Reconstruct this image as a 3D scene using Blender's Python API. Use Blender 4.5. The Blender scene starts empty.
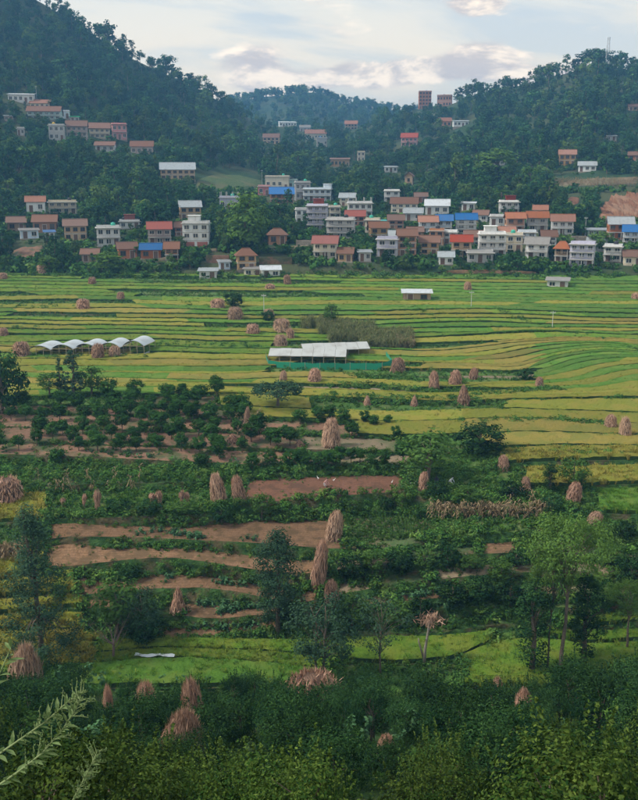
import bpy, math, random
import numpy as np
from mathutils import Vector

# ------------------------------------------------------------------ camera, sky, sun, exposure
scene = bpy.context.scene
COL = scene.collection
F, CX, CY = 926.0, 319.0, 400.0            # focal length and centre in photograph pixels (638 x 800)
PITCH = math.radians(13.7)
ZC = 40.0                                  # camera height above the datum
cp, sp = math.cos(PITCH), math.sin(PITCH)

cam_d = bpy.data.cameras.new('camera')
cam = bpy.data.objects.new('camera', cam_d)
COL.objects.link(cam)
cam.location = (0, 0, ZC)
cam.rotation_euler = (math.radians(90) - PITCH, 0, 0)
cam_d.sensor_fit = 'HORIZONTAL'
cam_d.sensor_width = 36.0
cam_d.lens = 36.0 * F / 638.0
cam_d.clip_start = 0.1
cam_d.clip_end = 12000
scene.camera = cam

SUN_EL, SUN_AZ = math.radians(46), math.radians(-98)      # azimuth from +Y, clockwise positive
SKY_STRENGTH, SUN_STRENGTH = 0.065, 1.5
HAZE = 0.00044                              # density of the valley air
sun_d = bpy.data.lights.new('sun', 'SUN')
sun = bpy.data.objects.new('sun', sun_d)
COL.objects.link(sun)
sdir = Vector((math.sin(SUN_AZ) * math.cos(SUN_EL), math.cos(SUN_AZ) * math.cos(SUN_EL), math.sin(SUN_EL)))
sun.rotation_euler = sdir.to_track_quat('Z', 'Y').to_euler()
sun.location = (0, 0, 300)
sun_d.energy = SUN_STRENGTH
sun_d.angle = math.radians(12)
sun_d.color = (1.0, 0.93, 0.82)

world = bpy.data.worlds.new('World')
scene.world = world
world.use_nodes = True
nt = world.node_tree
nt.nodes.clear()


class NB:
    """tiny node-graph helper"""
    def __init__(s, tree): s.t = tree
    def n(s, kind, **kw):
        nd = s.t.nodes.new(kind)
        for k, v in kw.items(): setattr(nd, k, v)
        return nd
    def put(s, sock, v):
        if isinstance(v, bpy.types.NodeSocket): s.t.links.new(v, sock)
        else: sock.default_value = v
    def m(s, op, a, b=0.0, c=None):
        nd = s.n('ShaderNodeMath', operation=op)
        s.put(nd.inputs[0], a); s.put(nd.inputs[1], b)
        if c is not None: s.put(nd.inputs[2], c)
        return nd.outputs[0]
    def mr(s, v, a, b, c=0.0, d=1.0, smooth=True):
        nd = s.n('ShaderNodeMapRange')
        if smooth: nd.interpolation_type = 'SMOOTHSTEP'
        s.put(nd.inputs[0], v)
        for i, x in enumerate((a, b, c, d)): s.put(nd.inputs[i + 1], x)
        return nd.outputs[0]
    def mix(s, f, a, b):
        nd = s.n('ShaderNodeMix', data_type='RGBA')
        s.put(nd.inputs[0], f)
        s.put(nd.inputs[6], a if isinstance(a, bpy.types.NodeSocket) else (*a, 1))
        s.put(nd.inputs[7], b if isinstance(b, bpy.types.NodeSocket) else (*b, 1))
        return nd.outputs[2]
    def noise(s, vec, scale, detail=4, rough=0.55, dist=0.0):
        nd = s.n('ShaderNodeTexNoise')
        if vec is not None: s.put(nd.inputs['Vector'], vec)
        nd.inputs['Scale'].default_value = scale
        nd.inputs['Detail'].default_value = detail
        nd.inputs['Roughness'].default_value = rough
        nd.inputs['Distortion'].default_value = dist
        return nd.outputs[0]
    def comb(s, x, y, z=0.0):
        nd = s.n('ShaderNodeCombineXYZ')
        s.put(nd.inputs[0], x); s.put(nd.inputs[1], y); s.put(nd.inputs[2], z)
        return nd.outputs[0]


g = NB(nt)
sky = g.n('ShaderNodeTexSky', sky_type='NISHITA')
sky.sun_disc = False
sky.sun_elevation = SUN_EL
sky.sun_rotation = SUN_AZ
sky.air_density, sky.dust_density, sky.ozone_density = 1.0, 1.5, 1.0
tc = g.n('ShaderNodeTexCoord')
sep = g.n('ShaderNodeSeparateXYZ')
g.put(sep.inputs[0], tc.outputs['Generated'])
az = g.m('ARCTAN2', sep.outputs[0], sep.outputs[1])
el = g.m('ARCSINE', sep.outputs[2])
# high thin veil, streaked
v1 = g.comb(g.m('MULTIPLY', az, 2.2), g.m('ADD', g.m('MULTIPLY', el, 11.0), g.m('MULTIPLY', az, 1.4)), 3.7)
veil = g.mr(g.noise(v1, 1.9, 6, 0.55, 0.4), 0.38, 0.58, 0.52, 0.98)
# heaped clouds in layers: cloud fields drawn in azimuth and elevation
v2 = g.comb(g.m('MULTIPLY', az, 9.0), g.m('MULTIPLY', el, 22.0), 1.3)
n2 = g.noise(v2, 1.0, 8, 0.6, 0.25)
def blob(a0, e0, ra, re, gain):
    a = g.m('DIVIDE', g.m('SUBTRACT', az, math.radians(a0)), math.radians(ra))
    e = g.m('DIVIDE', g.m('SUBTRACT', el, math.radians(e0)), math.radians(re))
    r2 = g.m('ADD', g.m('MULTIPLY', a, a), g.m('MULTIPLY', e, e))
    return g.m('MULTIPLY', g.m('EXPONENT', g.m('MULTIPLY', r2, -1.0)), gain)
cov = g.m('SUBTRACT', n2, 0.06)
for b in ((5.4, 5.75, 4.6, 0.7, 0.36), (9.2, 6.4, 3.0, 1.1, 0.38), (2.2, 5.5, 2.8, 0.6, 0.30), (9.0, 9.3, 1.8, 0.6, 0.36), (-3.9, 6.2, 2.2, 1.2, 0.32), (14.0, 5.4, 3.0, 0.5, 0.20),
          (-2.4, 5.0, 2.2, 0.7, 0.26), (-30, 8, 7, 1.4, .25), (28, 9, 6, 1.3, .25), (60, 11, 9, 2, .25), (-75, 10, 9, 2, .25), (120, 10, 12, 2, .25), (-130, 9, 12, 2, .25), (175, 9, 12, 2, .25)):
    cov = g.m('ADD', cov, blob(*b))
heap = g.mr(cov, 0.54, 0.70)
# shade on the cloud: the same noise sampled a little lower
v3 = g.comb(g.m('MULTIPLY', g.m('ADD', az, 0.012), 9.0), g.m('MULTIPLY', g.m('SUBTRACT', el, -0.012), 22.0), 1.3)
n3 = g.noise(v3, 1.0, 8, 0.6, 0.25)
litc = g.mr(g.m('SUBTRACT', n2, n3), -0.06, 0.10)
heapcol = g.mix(litc, (0.31, 0.27, 0.25), (0.62, 0.51, 0.385))
warm = g.mr(el, math.radians(3.5), math.radians(13))
veilcol = g.mix(warm, (0.53, 0.44, 0.32), (0.34, 0.355, 0.34))
skyc = g.n('ShaderNodeVectorMath', operation='SCALE')
g.put(skyc.inputs[0], sky.outputs[0]); skyc.inputs['Scale'].default_value = SKY_STRENGTH
c1 = g.mix(veil, skyc.outputs[0], veilcol)
c2 = g.mix(g.m('MULTIPLY', heap, 0.9), c1, heapcol)
bg = g.n('ShaderNodeBackground')
g.put(bg.inputs[0], c2); bg.inputs[1].default_value = 1.0
wo = g.n('ShaderNodeOutputWorld')
g.put(wo.inputs[0], bg.outputs[0])

scene.view_settings.view_transform = 'Standard'
scene.view_settings.look = 'None'
scene.view_settings.gamma = 1.0
scene.view_settings.exposure = 1.42
scene.view_settings.use_curve_mapping = False
scene.render.engine = 'CYCLES'
cy = scene.cycles
cy.max_bounces = 4; cy.diffuse_bounces = 2; cy.glossy_bounces = 1; cy.transmission_bounces = 3
cy.volume_bounces = 0; cy.transparent_max_bounces = 6
cy.use_denoising = True
cy.use_adaptive_sampling = True; cy.adaptive_threshold = 0.03
cy.sample_clamp_indirect = 4.0

# ------------------------------------------------------------------ helpers
RNG = np.random.default_rng(11)
random.seed(11)


def tag(o, label=None, cat=None, group=None, kind=None):
    if label: o['label'] = label
    if cat: o['category'] = cat
    if group: o['group'] = group
    if kind: o['kind'] = kind
    return o


def mesh(name, v, f, mats=(), mi=None, rnd=None, smooth=False):
    """v (N,3) array, f list of index tuples or (M,k) int array"""
    me = bpy.data.meshes.new(name)
    v = np.asarray(v, dtype=np.float32)
    if isinstance(f, np.ndarray):
        k = f.shape[1]
        me.vertices.add(len(v)); me.vertices.foreach_set('co', v.ravel())
        me.loops.add(f.size); me.loops.foreach_set('vertex_index', f.astype(np.int32).ravel())
        me.polygons.add(len(f))
        me.polygons.foreach_set('loop_start', np.arange(0, f.size, k, dtype=np.int32))
        me.polygons.foreach_set('loop_total', np.full(len(f), k, dtype=np.int32))
        me.update(calc_edges=True)
    else:
        me.from_pydata(v.tolist(), [], f)
        me.update()
    for m in mats: me.materials.append(m)
    if mi is not None: me.polygons.foreach_set('material_index', np.asarray(mi, dtype=np.int32))
    if rnd is not None:
        at = me.attributes.new('rnd', 'FLOAT', 'FACE')
        at.data.foreach_set('value', np.asarray(rnd, dtype=np.float32))
    if smooth: me.polygons.foreach_set('use_smooth', np.ones(len(me.polygons), dtype=bool))
    return me


def obj(name, me, parent=None, loc=None, rot=None, scale=None):
    o = bpy.data.objects.new(name, me)
    COL.objects.link(o)
    if parent is not None: o.parent = parent
    if loc is not None: o.location = loc
    if rot is not None: o.rotation_euler = rot
    if scale is not None: o.scale = scale
    return o


def empty(name, loc, rz=0.0):
    o = bpy.data.objects.new(name, None)
    COL.objects.link(o)
    o.location = loc; o.rotation_euler = (0, 0, rz); o.empty_display_size = 0.3
    return o


class MB:
    """collects boxes / tubes / sheets with material indices"""
    def __init__(s): s.v, s.f, s.mi = [], [], []
    def add(s, v, f, mi=0):
        o = len(s.v); s.v += [tuple(p) for p in v]
        s.f += [tuple(i + o for i in q) for q in f]; s.mi += [mi] * len(f)
        return s
    def box(s, x0, x1, y0, y1, z0, z1, mi=0):
        return s.add([(x0, y0, z0), (x1, y0, z0), (x1, y1, z0), (x0, y1, z0), (x0, y0, z1), (x1, y0, z1), (x1, y1, z1), (x0, y1, z1)],
                     [(0, 3, 2, 1), (4, 5, 6, 7), (0, 1, 5, 4), (1, 2, 6, 5), (2, 3, 7, 6), (3, 0, 4, 7)], mi)
    def tube(s, pts, rad, n=6, mi=0, cap=True):
        pts = [Vector(p) for p in pts]
        v, f = [], []
        for i, p in enumerate(pts):
            d = (pts[min(i + 1, len(pts) - 1)] - pts[max(i - 1, 0)])
            if d.length < 1e-6: d = Vector((0, 0, 1))
            d.normalize()
            a = d.orthogonal().normalized() if abs(d.z) < 0.95 else d.cross(Vector((0, 1, 0))).normalized()
            b = d.cross(a)
            for j in range(n):
                t = 2 * math.pi * j / n
                v.append(p + (a * math.cos(t) + b * math.sin(t)) * rad[i])
        for i in range(len(pts) - 1):
            for j in range(n):
                f.append((i * n + j, i * n + (j + 1) % n, (i + 1) * n + (j + 1) % n, (i + 1) * n + j))
        if cap:
            f.append(tuple(range(n))[::-1]); f.append(tuple((len(pts) - 1) * n + j for j in range(n)))
        return s.add(v, f, mi)
    def mesh(s, name, *mats, smooth=False): return mesh(name, s.v, s.f, mats, s.mi, smooth=smooth)


def vnoise(x, y, seed=0):
    """smooth value noise, arrays in, 0..1 out"""
    x = np.asarray(x, float); y = np.asarray(y, float)
    xi, yi = np.floor(x).astype(np.int64), np.floor(y).astype(np.int64)
    xf, yf = x - xi, y - yi
    def h(a, b):
        n = (a * 374761393 + b * 668265263 + seed * 1442695041) & 0x7fffffff
        n = ((n ^ (n >> 13)) * 1274126177) & 0x7fffffff
        return ((n ^ (n >> 16)) & 0xffff) / 65535.0
    u, w = xf * xf * (3 - 2 * xf), yf * yf * (3 - 2 * yf)
    return (h(xi, yi) * (1 - u) + h(xi + 1, yi) * u) * (1 - w) + (h(xi, yi + 1) * (1 - u) + h(xi + 1, yi + 1) * u) * w


def fbm(x, y, seed=0, o=3):
    s, a, t = 0, 1.0, 0
    for i in range(o):
        s = s + a * vnoise(np.asarray(x) * 2 ** i, np.asarray(y) * 2 ** i, seed + i); t += a; a *= 0.5
    return s / t


# ------------------------------------------------------------------ materials
MATS = {}


def attr(gb, name='rnd'):
    nd = gb.n('ShaderNodeAttribute', attribute_name=name)
    return nd.outputs['Fac']


def foliage(name, c1, c2, spread=0.25, trans=0.25, hue=None, pw=1.0):
    """leaf colour varies from leaf to leaf and from plant to plant"""
    if name in MATS: return MATS[name]
    m = bpy.data.materials.new(name); m.use_nodes = True
    t = m.node_tree; t.nodes.clear(); q = NB(t)
    col = q.mix(q.m('POWER', attr(q), pw), c1, c2)
    oi = q.n('ShaderNodeObjectInfo')
    if hue is not None:
        col = q.mix(q.mr(oi.outputs['Random'], 0.55, 1.0, 0, 0.75), col, hue)
    r2 = q.m('FRACT', q.m('MULTIPLY', oi.outputs['Random'], 7.31))
    hs = q.n('ShaderNodeHueSaturation')
    q.put(hs.inputs['Value'], q.mr(r2, 0, 1, 1 - spread, 1 + spread, False))
    q.put(hs.inputs['Color'], col)
    d = q.n('ShaderNodeBsdfDiffuse'); q.put(d.inputs[0], hs.outputs[0])
    tr = q.n('ShaderNodeBsdfTranslucent'); q.put(tr.inputs[0], hs.outputs[0])
    ms = q.n('ShaderNodeMixShader'); ms.inputs[0].default_value = trans
    q.put(ms.inputs[1], d.outputs[0]); q.put(ms.inputs[2], tr.outputs[0])
    o = q.n('ShaderNodeOutputMaterial'); q.put(o.inputs[0], ms.outputs[0])
    MATS[name] = m
    return m


def ground(name, c1, c2, c3=None, s1=0.6, s2=6.0, bump=0.3, bdist=0.1, stretch=None, rough=0.95, furrow=0):
    """ground cover: two scales of noise between two or three colours, with relief"""
    if name in MATS: return MATS[name]
    m = bpy.data.materials.new(name); m.use_nodes = True
    t = m.node_tree; t.nodes.clear(); q = NB(t)
    geo = q.n('ShaderNodeNewGeometry')
    vec = geo.outputs['Position']
    if stretch is not None:
        mp = q.n('ShaderNodeMapping'); mp.inputs['Scale'].default_value = stretch
        q.put(mp.inputs[0], vec); vec = mp.outputs[0]
    nf = q.noise(vec, s2, 5, 0.65)
    col = q.mix(q.mr(nf, 0.3, 0.7), c1, c2)
    if c3 is not None:
        col = q.mix(q.mr(q.noise(vec, s1, 3, 0.55), 0.44, 0.62, 0, 0.85), col, c3)
    if furrow:
        wv = q.n('ShaderNodeTexWave', bands_direction='Y'); wv.inputs['Scale'].default_value = furrow; wv.inputs['Distortion'].default_value = 3.0; wv.inputs['Detail Scale'].default_value = .6
        q.put(wv.inputs['Vector'], geo.outputs['Position'])
        col = q.mix(q.m('MULTIPLY', wv.outputs[1], .3), col, tuple(x * .55 for x in c1))
    oi = q.n('ShaderNodeObjectInfo')
    hs = q.n('ShaderNodeHueSaturation')
    q.put(hs.inputs['Value'], q.mr(oi.outputs['Random'], 0, 1, 0.82, 1.18, False)); q.put(hs.inputs['Color'], col)
    b = q.n('ShaderNodeBsdfPrincipled'); q.put(b.inputs['Base Color'], hs.outputs[0])
    b.inputs['Roughness'].default_value = rough; b.inputs['Specular IOR Level'].default_value = 0.15
    bp = q.n('ShaderNodeBump'); bp.inputs['Strength'].default_value = bump; bp.inputs['Distance'].default_value = bdist
    q.put(bp.inputs['Height'], q.noise(vec, s2 * 1.5, 4, 0.7)); q.put(b.inputs['Normal'], bp.outputs[0])
    o = q.n('ShaderNodeOutputMaterial'); q.put(o.inputs[0], b.outputs[0])
    MATS[name] = m
    return m


def paint(name, c, rough=0.75, grime=0.35, scale=0.8, spec=0.3, corr=0.0):
    """wall paint / metal sheet with streaks of dirt; corr adds corrugation relief"""
    if name in MATS: return MATS[name]
    m = bpy.data.materials.new(name); m.use_nodes = True
    t = m.node_tree; t.nodes.clear(); q = NB(t)
    tcx = q.n('ShaderNodeTexCoord'); vec = tcx.outputs['Object']
    mp = q.n('ShaderNodeMapping'); mp.inputs['Scale'].default_value = (1, 1, 0.35); q.put(mp.inputs[0], vec)
    n = q.noise(mp.outputs[0], scale, 6, 0.65)
    dark = tuple(x * 0.4 + y * 0.12 for x, y in zip(c, (0.55, 0.38, 0.26)))
    col = q.mix(q.mr(n, 0.46, 0.75, 0, grime), c, dark)
    if name[:5] in ('roof_', 'wall_'):           # no two roofs or walls weathered alike
        oi = q.n('ShaderNodeObjectInfo'); hs = q.n('ShaderNodeHueSaturation')
        q.put(hs.inputs['Value'], q.mr(oi.outputs['Random'], 0, 1, .82, 1.2, False))
        q.put(hs.inputs['Saturation'], q.mr(q.m('FRACT', q.m('MULTIPLY', oi.outputs['Random'], 5.7)), 0, 1, .85, 1.25, False))
        q.put(hs.inputs['Color'], col); col = hs.outputs[0]
    b = q.n('ShaderNodeBsdfPrincipled'); q.put(b.inputs['Base Color'], col)
    b.inputs['Roughness'].default_value = rough; b.inputs['Specular IOR Level'].default_value = spec
    if corr:
        wv = q.n('ShaderNodeTexWave'); wv.inputs['Scale'].default_value = corr; q.put(wv.inputs['Vector'], vec)
        bp = q.n('ShaderNodeBump'); bp.inputs['Strength'].default_value = 0.5; bp.inputs['Distance'].default_value = 0.05
        q.put(bp.inputs['Height'], wv.outputs[1]); q.put(b.inputs['Normal'], bp.outputs[0])
    o = q.n('ShaderNodeOutputMaterial'); q.put(o.inputs[0], b.outputs[0])
    MATS[name] = m
    return m


M_BARK = ground('bark', (0.10, 0.075, 0.055), (0.19, 0.15, 0.115), s2=9, bump=0.5)
M_SOIL = ground('ploughed_soil', (0.21, 0.115, 0.062), (0.33, 0.20, 0.115), (0.14, 0.095, 0.05), 0.8, 6.0, 1.0, 0.2, furrow=.8)
M_REDSOIL = ground('red_soil', (0.17, 0.08, 0.05), (0.25, 0.125, 0.08), (0.12, 0.07, 0.045), 0.6, 5.0, 0.9, 0.15, furrow=.9)
M_ORCH = ground('orchard_soil', (0.17, 0.095, 0.06), (0.26, 0.15, 0.10), (0.06, 0.085, 0.035), 0.35, 3.5, 0.8, 0.12)
M_FALLOW = ground('fallow', (0.17, 0.135, 0.085), (0.25, 0.19, 0.125), (0.10, 0.12, 0.05), 0.3, 4.0, 0.7, 0.12)
M_GRASS = ground('grass_ground', (0.05, 0.12, 0.024), (0.095, 0.19, 0.04), (0.12, 0.155, 0.05), 0.4, 4.0, 0.9, 0.15)
M_WEED = ground('weedy_ground', (0.028, 0.07, 0.02), (0.06, 0.125, 0.034), (0.075, 0.085, 0.035), 0.35, 3.0, 1.0, 0.25)
M_BANK = ground('bank_grass', (0.026, 0.075, 0.02), (0.068, 0.14, 0.036), (0.12, 0.09, 0.05), 0.5, 2.5, 1.0, 0.3)
M_RG = ground('rice_green', (0.068, 0.165, 0.018), (0.105, 0.22, 0.027), (0.14, 0.215, 0.035), 0.32, 4.0, 1.0, 0.25)
M_RM = ground('rice_midgreen', (0.085, 0.175, 0.016), (0.14, 0.24, 0.024), (0.18, 0.225, 0.03), 0.32, 4.0, 1.0, 0.25)
M_RY = ground('rice_yellowgreen', (0.175, 0.205, 0.026), (0.25, 0.255, 0.038), (0.27, 0.235, 0.042), 0.32, 4.0, 1.0, 0.25)
M_RO = ground('rice_ochre', (0.235, 0.195, 0.040), (0.30, 0.24, 0.054), (0.19, 0.195, 0.04), 0.32, 4.0, 1.0, 0.25)
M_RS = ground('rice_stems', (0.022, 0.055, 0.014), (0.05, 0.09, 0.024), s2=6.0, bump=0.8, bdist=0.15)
M_VEG = ground('vegetable_ground', (0.05, 0.10, 0.03), (0.09, 0.11, 0.05), (0.14, 0.10, 0.06), 0.6, 4.0, 0.8, 0.15)
M_HGRASS = ground('hill_grass', (0.045, 0.08, 0.028), (0.085, 0.115, 0.042), (0.11, 0.11, 0.05), 0.08, 0.9, 1.0, 0.4)
M_HILL = ground('hill_floor', (0.02, 0.05, 0.018), (0.045, 0.085, 0.03), (0.085, 0.095, 0.04), 0.03, 0.4, 1.0, 0.6)
M_RIDGE = ground('far_wood', (0.018, 0.045, 0.02), (0.05, 0.085, 0.035), (0.07, 0.09, 0.04), 0.012, 0.12, 1.0, 3.0)
M_SCAR = ground('bare_earth', (0.20, 0.09, 0.05), (0.28, 0.14, 0.08), (0.34, 0.21, 0.135), 0.22, 1.6, 1.0, 0.6, stretch=(1.6, 0.3, 0.55))
M_STALK = foliage('dry_stalk', (0.27, 0.145, 0.095), (0.68, 0.435, 0.315), 0.2, 0.1, hue=(0.52, 0.36, 0.25))
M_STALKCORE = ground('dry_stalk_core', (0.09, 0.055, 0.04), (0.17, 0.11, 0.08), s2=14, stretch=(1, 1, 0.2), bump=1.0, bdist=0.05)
L_DARK = foliage('leaf_dark', (0.007, 0.028, 0.010), (0.060, 0.125, 0.036), 0.35, 0.08, pw=2.0)
L_ORCH = foliage('leaf_orchard', (0.012, 0.046, 0.011), (0.055, 0.125, 0.026), 0.25, 0.08)
L_MID = foliage('leaf_mid', (0.04, 0.095, 0.022), (0.085, 0.16, 0.035), 0.22, 0.25)
L_CITRUS = foliage('leaf_citrus', (0.014, 0.042, 0.009), (0.115, 0.165, 0.034), 0.35, 0.1, pw=1.8)
L_BLUE = foliage('leaf_bluegreen', (0.026, 0.065, 0.038), (0.065, 0.12, 0.062), 0.2, 0.14)
L_LIGHT = foliage('leaf_light', (0.06, 0.125, 0.026), (0.115, 0.20, 0.042), 0.2, 0.18)
L_FOREST = foliage('leaf_forest', (0.012, 0.044, 0.018), (0.05, 0.118, 0.036), 0.5, 0.1, hue=(0.10, 0.15, 0.035))
L_BUSH = foliage('leaf_bush', (0.024, 0.082, 0.020), (0.098, 0.20, 0.042), 0.45, 0.14, hue=(0.13, 0.20, 0.045))
L_KALE = foliage('leaf_kale', (0.05, 0.13, 0.055), (0.10, 0.19, 0.085), 0.25, 0.14)
L_RICEY = foliage('blade_yellow', (0.20, 0.185, 0.035), (0.36, 0.31, 0.07), 0.15, 0.2)
L_RICEG = foliage('blade_green', (0.07, 0.165, 0.02), (0.135, 0.26, 0.035), 0.15, 0.2)
L_RICEYG = foliage('blade_yellowgreen', (0.12, 0.18, 0.025), (0.22, 0.27, 0.045), 0.15, 0.2)
L_MAIZE = foliage('leaf_maize', (0.085, 0.125, 0.04), (0.23, 0.22, 0.10), 0.25, 0.2)
L_MAIZEDRY = foliage('leaf_maize_dry', (0.20, 0.14, 0.08), (0.36, 0.27, 0.16), 0.2, 0.2)
L_HERB = foliage('leaf_herb', (0.12, 0.19, 0.07), (0.22, 0.29, 0.13), 0.1, 0.3)

# ------------------------------------------------------------------ the lie of the land
def dep(row):
    """tangent of the angle below the horizontal of an image row"""
    return np.tan(PITCH + np.arctan((np.asarray(row, float) - CY) / F))


def W(px, row, Y):
    """the point at forward distance Y whose image is (px, row)"""
    px = np.asarray(px, float); Y = np.asarray(Y, float)
    z = -Y * dep(row)
    return np.stack(np.broadcast_arrays((px - CX) / F * (Y * cp - z * sp), Y, z + ZC), -1)


def mpp(Y, z):
    """metres per photograph pixel at a point"""
    return (Y * cp - (z - ZC) * sp) / F


_rows = np.array([275, 312, 400, 440, 460, 470, 480, 500, 520, 560, 600, 640, 670, 690, 720, 800, 900, 963], float)
_zs = -np.array([22, 24.3, 28, 28.7, 29.0, 29.8, 30.0, 30.4, 31.2, 33.2, 35.4, 37.6, 38.0, 38.0, 32, 22, 17, 3], float)
_Ys = -_zs / dep(_rows)
Y0 = float(_Ys[0])
def Yof(row): return np.interp(np.asarray(row, float), _rows, _Ys)
def groundz(Y):
    """profile height (relative to the camera) at distance Y"""
    return np.interp(np.asarray(Y, float), _Ys[::-1], _zs[::-1])

PXS = np.arange(-190, 831, 3.0)


def lip(pts, k, amp=0.8):
    p = np.array(pts, float)
    r = np.interp(PXS, p[:, 0], p[:, 1])
    r = np.convolve(np.pad(r, 6, mode='edge'), np.ones(13) / 13, 'valid')
    return r + (fbm(PXS / 14.0, k * 7.7, 5, 3) - 0.5) * 2 * amp


near_lips = [
    [(-190, 690), (300, 688), (830, 690)],
    [(-190, 674), (0, 672), (90, 668), (160, 661), (230, 663), (300, 671), (380, 676), (460, 681), (540, 681), (638, 668), (830, 660)],
    [(-190, 660), (0, 660), (90, 657), (160, 651), (260, 654), (300, 657), (370, 665), (430, 664), (466, 658), (484, 646), (505, 638), (540, 634), (580, 646), (638, 642), (830, 640)],
    [(-190, 648), (0, 648), (90, 645), (160, 641), (300, 642), (370, 633), (430, 634), (480, 626), (520, 622), (580, 630), (638, 622), (830, 620)],
    [(-190, 632), (0, 632), (80, 634), (130, 635), (170, 638), (200, 637), (270, 628), (330, 622), (380, 614), (440, 608), (500, 606), (560, 607), (638, 609), (830, 610)],
    [(-190, 616), (0, 616), (80, 608), (130, 607), (170, 612), (200, 619), (240, 617), (270, 613), (310, 612), (350, 606), (420, 599), (500, 594), (638, 593), (830, 592)],
    [(-190, 600), (0, 599), (80, 595), (130, 590), (165, 588), (205, 587), (240, 592), (270, 599), (300, 603), (340, 594), (400, 583), (480, 575), (560, 570), (638, 576), (830, 580)],
    [(-190, 584), (0, 583), (50, 567), (75, 566), (110, 561), (160, 557), (200, 560), (230, 566), (260, 570), (310, 574), (340, 569), (400, 561), (440, 556), (500, 553), (560, 550), (638, 558), (830, 560)],
    [(-190, 555), (0, 553), (52, 537), (110, 536), (160, 538), (220, 541), (260, 543), (310, 547), (345, 549), (400, 547), (440, 537), (500, 533), (560, 527), (638, 536), (830, 540)],
    [(-190, 526), (0, 523), (60, 519), (160, 515), (205, 514), (245, 503), (300, 500), (340, 496), (400, 491), (430, 499), (480, 506), (540, 507), (600, 514), (638, 515), (830, 515)],
    [(-190, 488), (0, 487), (100, 484), (200, 482), (240, 475), (300, 472), (400, 471), (430, 480), (480, 486), (530, 487), (580, 487), (638, 484), (830, 482)],
    [(-190, 453), (0, 454), (100, 457), (160, 460), (240, 464), (300, 465), (345, 464), (400, 464), (430, 468), (480, 466), (540, 462), (638, 460), (830, 458)],
    [(-190, 440), (0, 441), (100, 444), (200, 446), (300, 449), (400, 452), (440, 452), (500, 449), (560, 447), (638, 448), (830, 447)],
    [(-190, 425), (0, 426), (100, 429), (200, 431), (300, 434), (400, 438), (460, 436), (520, 434), (638, 437), (830, 437)],
    [(-190, 411), (0, 412), (100, 414), (200, 417), (300, 421), (380, 424), (430, 423), (520, 420), (638, 427), (830, 428)],
    [(-190, 403), (0, 404), (100, 405), (200, 407), (300, 411), (400, 413), (500, 410), (638, 415), (830, 415)],
]
LIPS = [lip(p, i) for i, p in enumerate(near_lips)]
NNEAR = len(LIPS)
# far rice terraces: shared sweep of the lips, rows drawing together with distance
far_base, r = [], 397.0
while r > 277:
    far_base.append(r)
    r -= 3.1 + (r - 277) / 123 * 3.2
HT = np.array([300, 380, 420, 450, 480, 500, 520, 540, 560, 580, 600, 620, 640])
HR = np.array([[398, 401, 403, 404, 403, 402, 401, 401, 400, 400, 399, 399, 399],
               [392, 394, 397, 398, 397, 397, 396, 396, 395, 395, 394, 392, 390],
               [386, 388, 391, 391, 390, 390, 390, 390, 389, 388, 386, 380, 376],
               [380, 382, 384, 385, 385, 384, 384, 383, 382, 379, 371, 367, 366],
               [374, 376, 377, 378, 378, 379, 379, 378, 371, 364, 361, 360, 360],
               [368, 370, 371, 371, 372, 373, 373, 367, 360, 356, 354, 354, 356],
               [362, 364, 365, 365, 366, 367, 366, 358, 354, 351, 349, 350, 352],
               [356, 358, 359, 359, 358, 356, 351, 348, 346, 345, 345, 346, 349],
               [350, 351, 353, 352, 349, 346, 344, 343, 342, 342, 342, 343, 346],
               [343, 343, 345, 344, 343, 342, 341, 340, 339, 339, 340, 340, 342]], float)
_h2 = []
for _a, _b in zip(HR[:-1], HR[1:]):          # half steps that pinch out to the left
    wq = np.clip((HT - 430) / 60.0, 0, 1)
    _h2 += [_a, _a + (_b - _a) * (.16 + .36 * wq)]
HR = np.array(_h2 + [HR[-1]])
far_base = list(HR[:, 0]) + [b for b in far_base if b < 339.5]
for i, b in enumerate(far_base):
    if i < len(HR):
        hr = np.interp(PXS, HT, HR[i])
        hr = np.convolve(np.pad(hr, 3, mode='edge'), np.ones(7) / 7, 'valid')
        lw = 1 / (1 + np.exp((PXS - 260) / 30.0))
        LIPS.append(hr + lw * ((fbm(PXS / 110.0, i * 0.15 + 3, 21, 2) - 0.5) * 12) + (fbm(PXS / 9.0, i * 5.1, 31, 2) - 0.5) * 0.7)
        continue
    s = (b - 277) / 120.0
    bump_r = np.exp(-((b - 366) / 24.0) ** 2)
    sweep = -38 * bump_r * (1 / (1 + np.exp(-(PXS - 478) / 26.0))) + 12 * bump_r * (1 / (1 + np.exp(-(PXS - 600) / 14.0)))
    sweep = sweep + 6 * bump_r / (1 + np.exp((PXS - 420) / 20.0)) * (1 / (1 + np.exp(-(PXS - 300) / 20.0)))
    tilt = (PXS - 300) * 0.012 * (1 - s) + 9 * np.exp(-((PXS - 640) / 120.0) ** 2) * s * 0.5
    wob = (fbm(PXS / 120.0, i * 0.30 + 3, 21, 2) - 0.5) * (3 + 9 * s)
    LIPS.append(b + sweep + tilt + wob + (fbm(PXS / 9.0, i * 5.1, 31, 2) - 0.5) * 0.8)
LIPS.append(np.full_like(PXS, 275.0) + (fbm(PXS / 40.0, 1.7, 3, 3) - 0.5) * 3)
for i in range(1, len(LIPS)):                     # a lip never drops below the one in front of it
    LIPS[i] = np.minimum(LIPS[i], LIPS[i - 1] - (0.7 if i > NNEAR else 1.6))
LIPS = np.array(LIPS)
LIPS = np.maximum(LIPS, 274.0 - 0.001 * np.arange(len(LIPS))[:, None])
A = np.stack([W(PXS, L, Yof(L)) for L in LIPS])             # (K, N, 3) lips in the world
K = len(LIPS)
B = np.empty_like(A[:-1])
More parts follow.
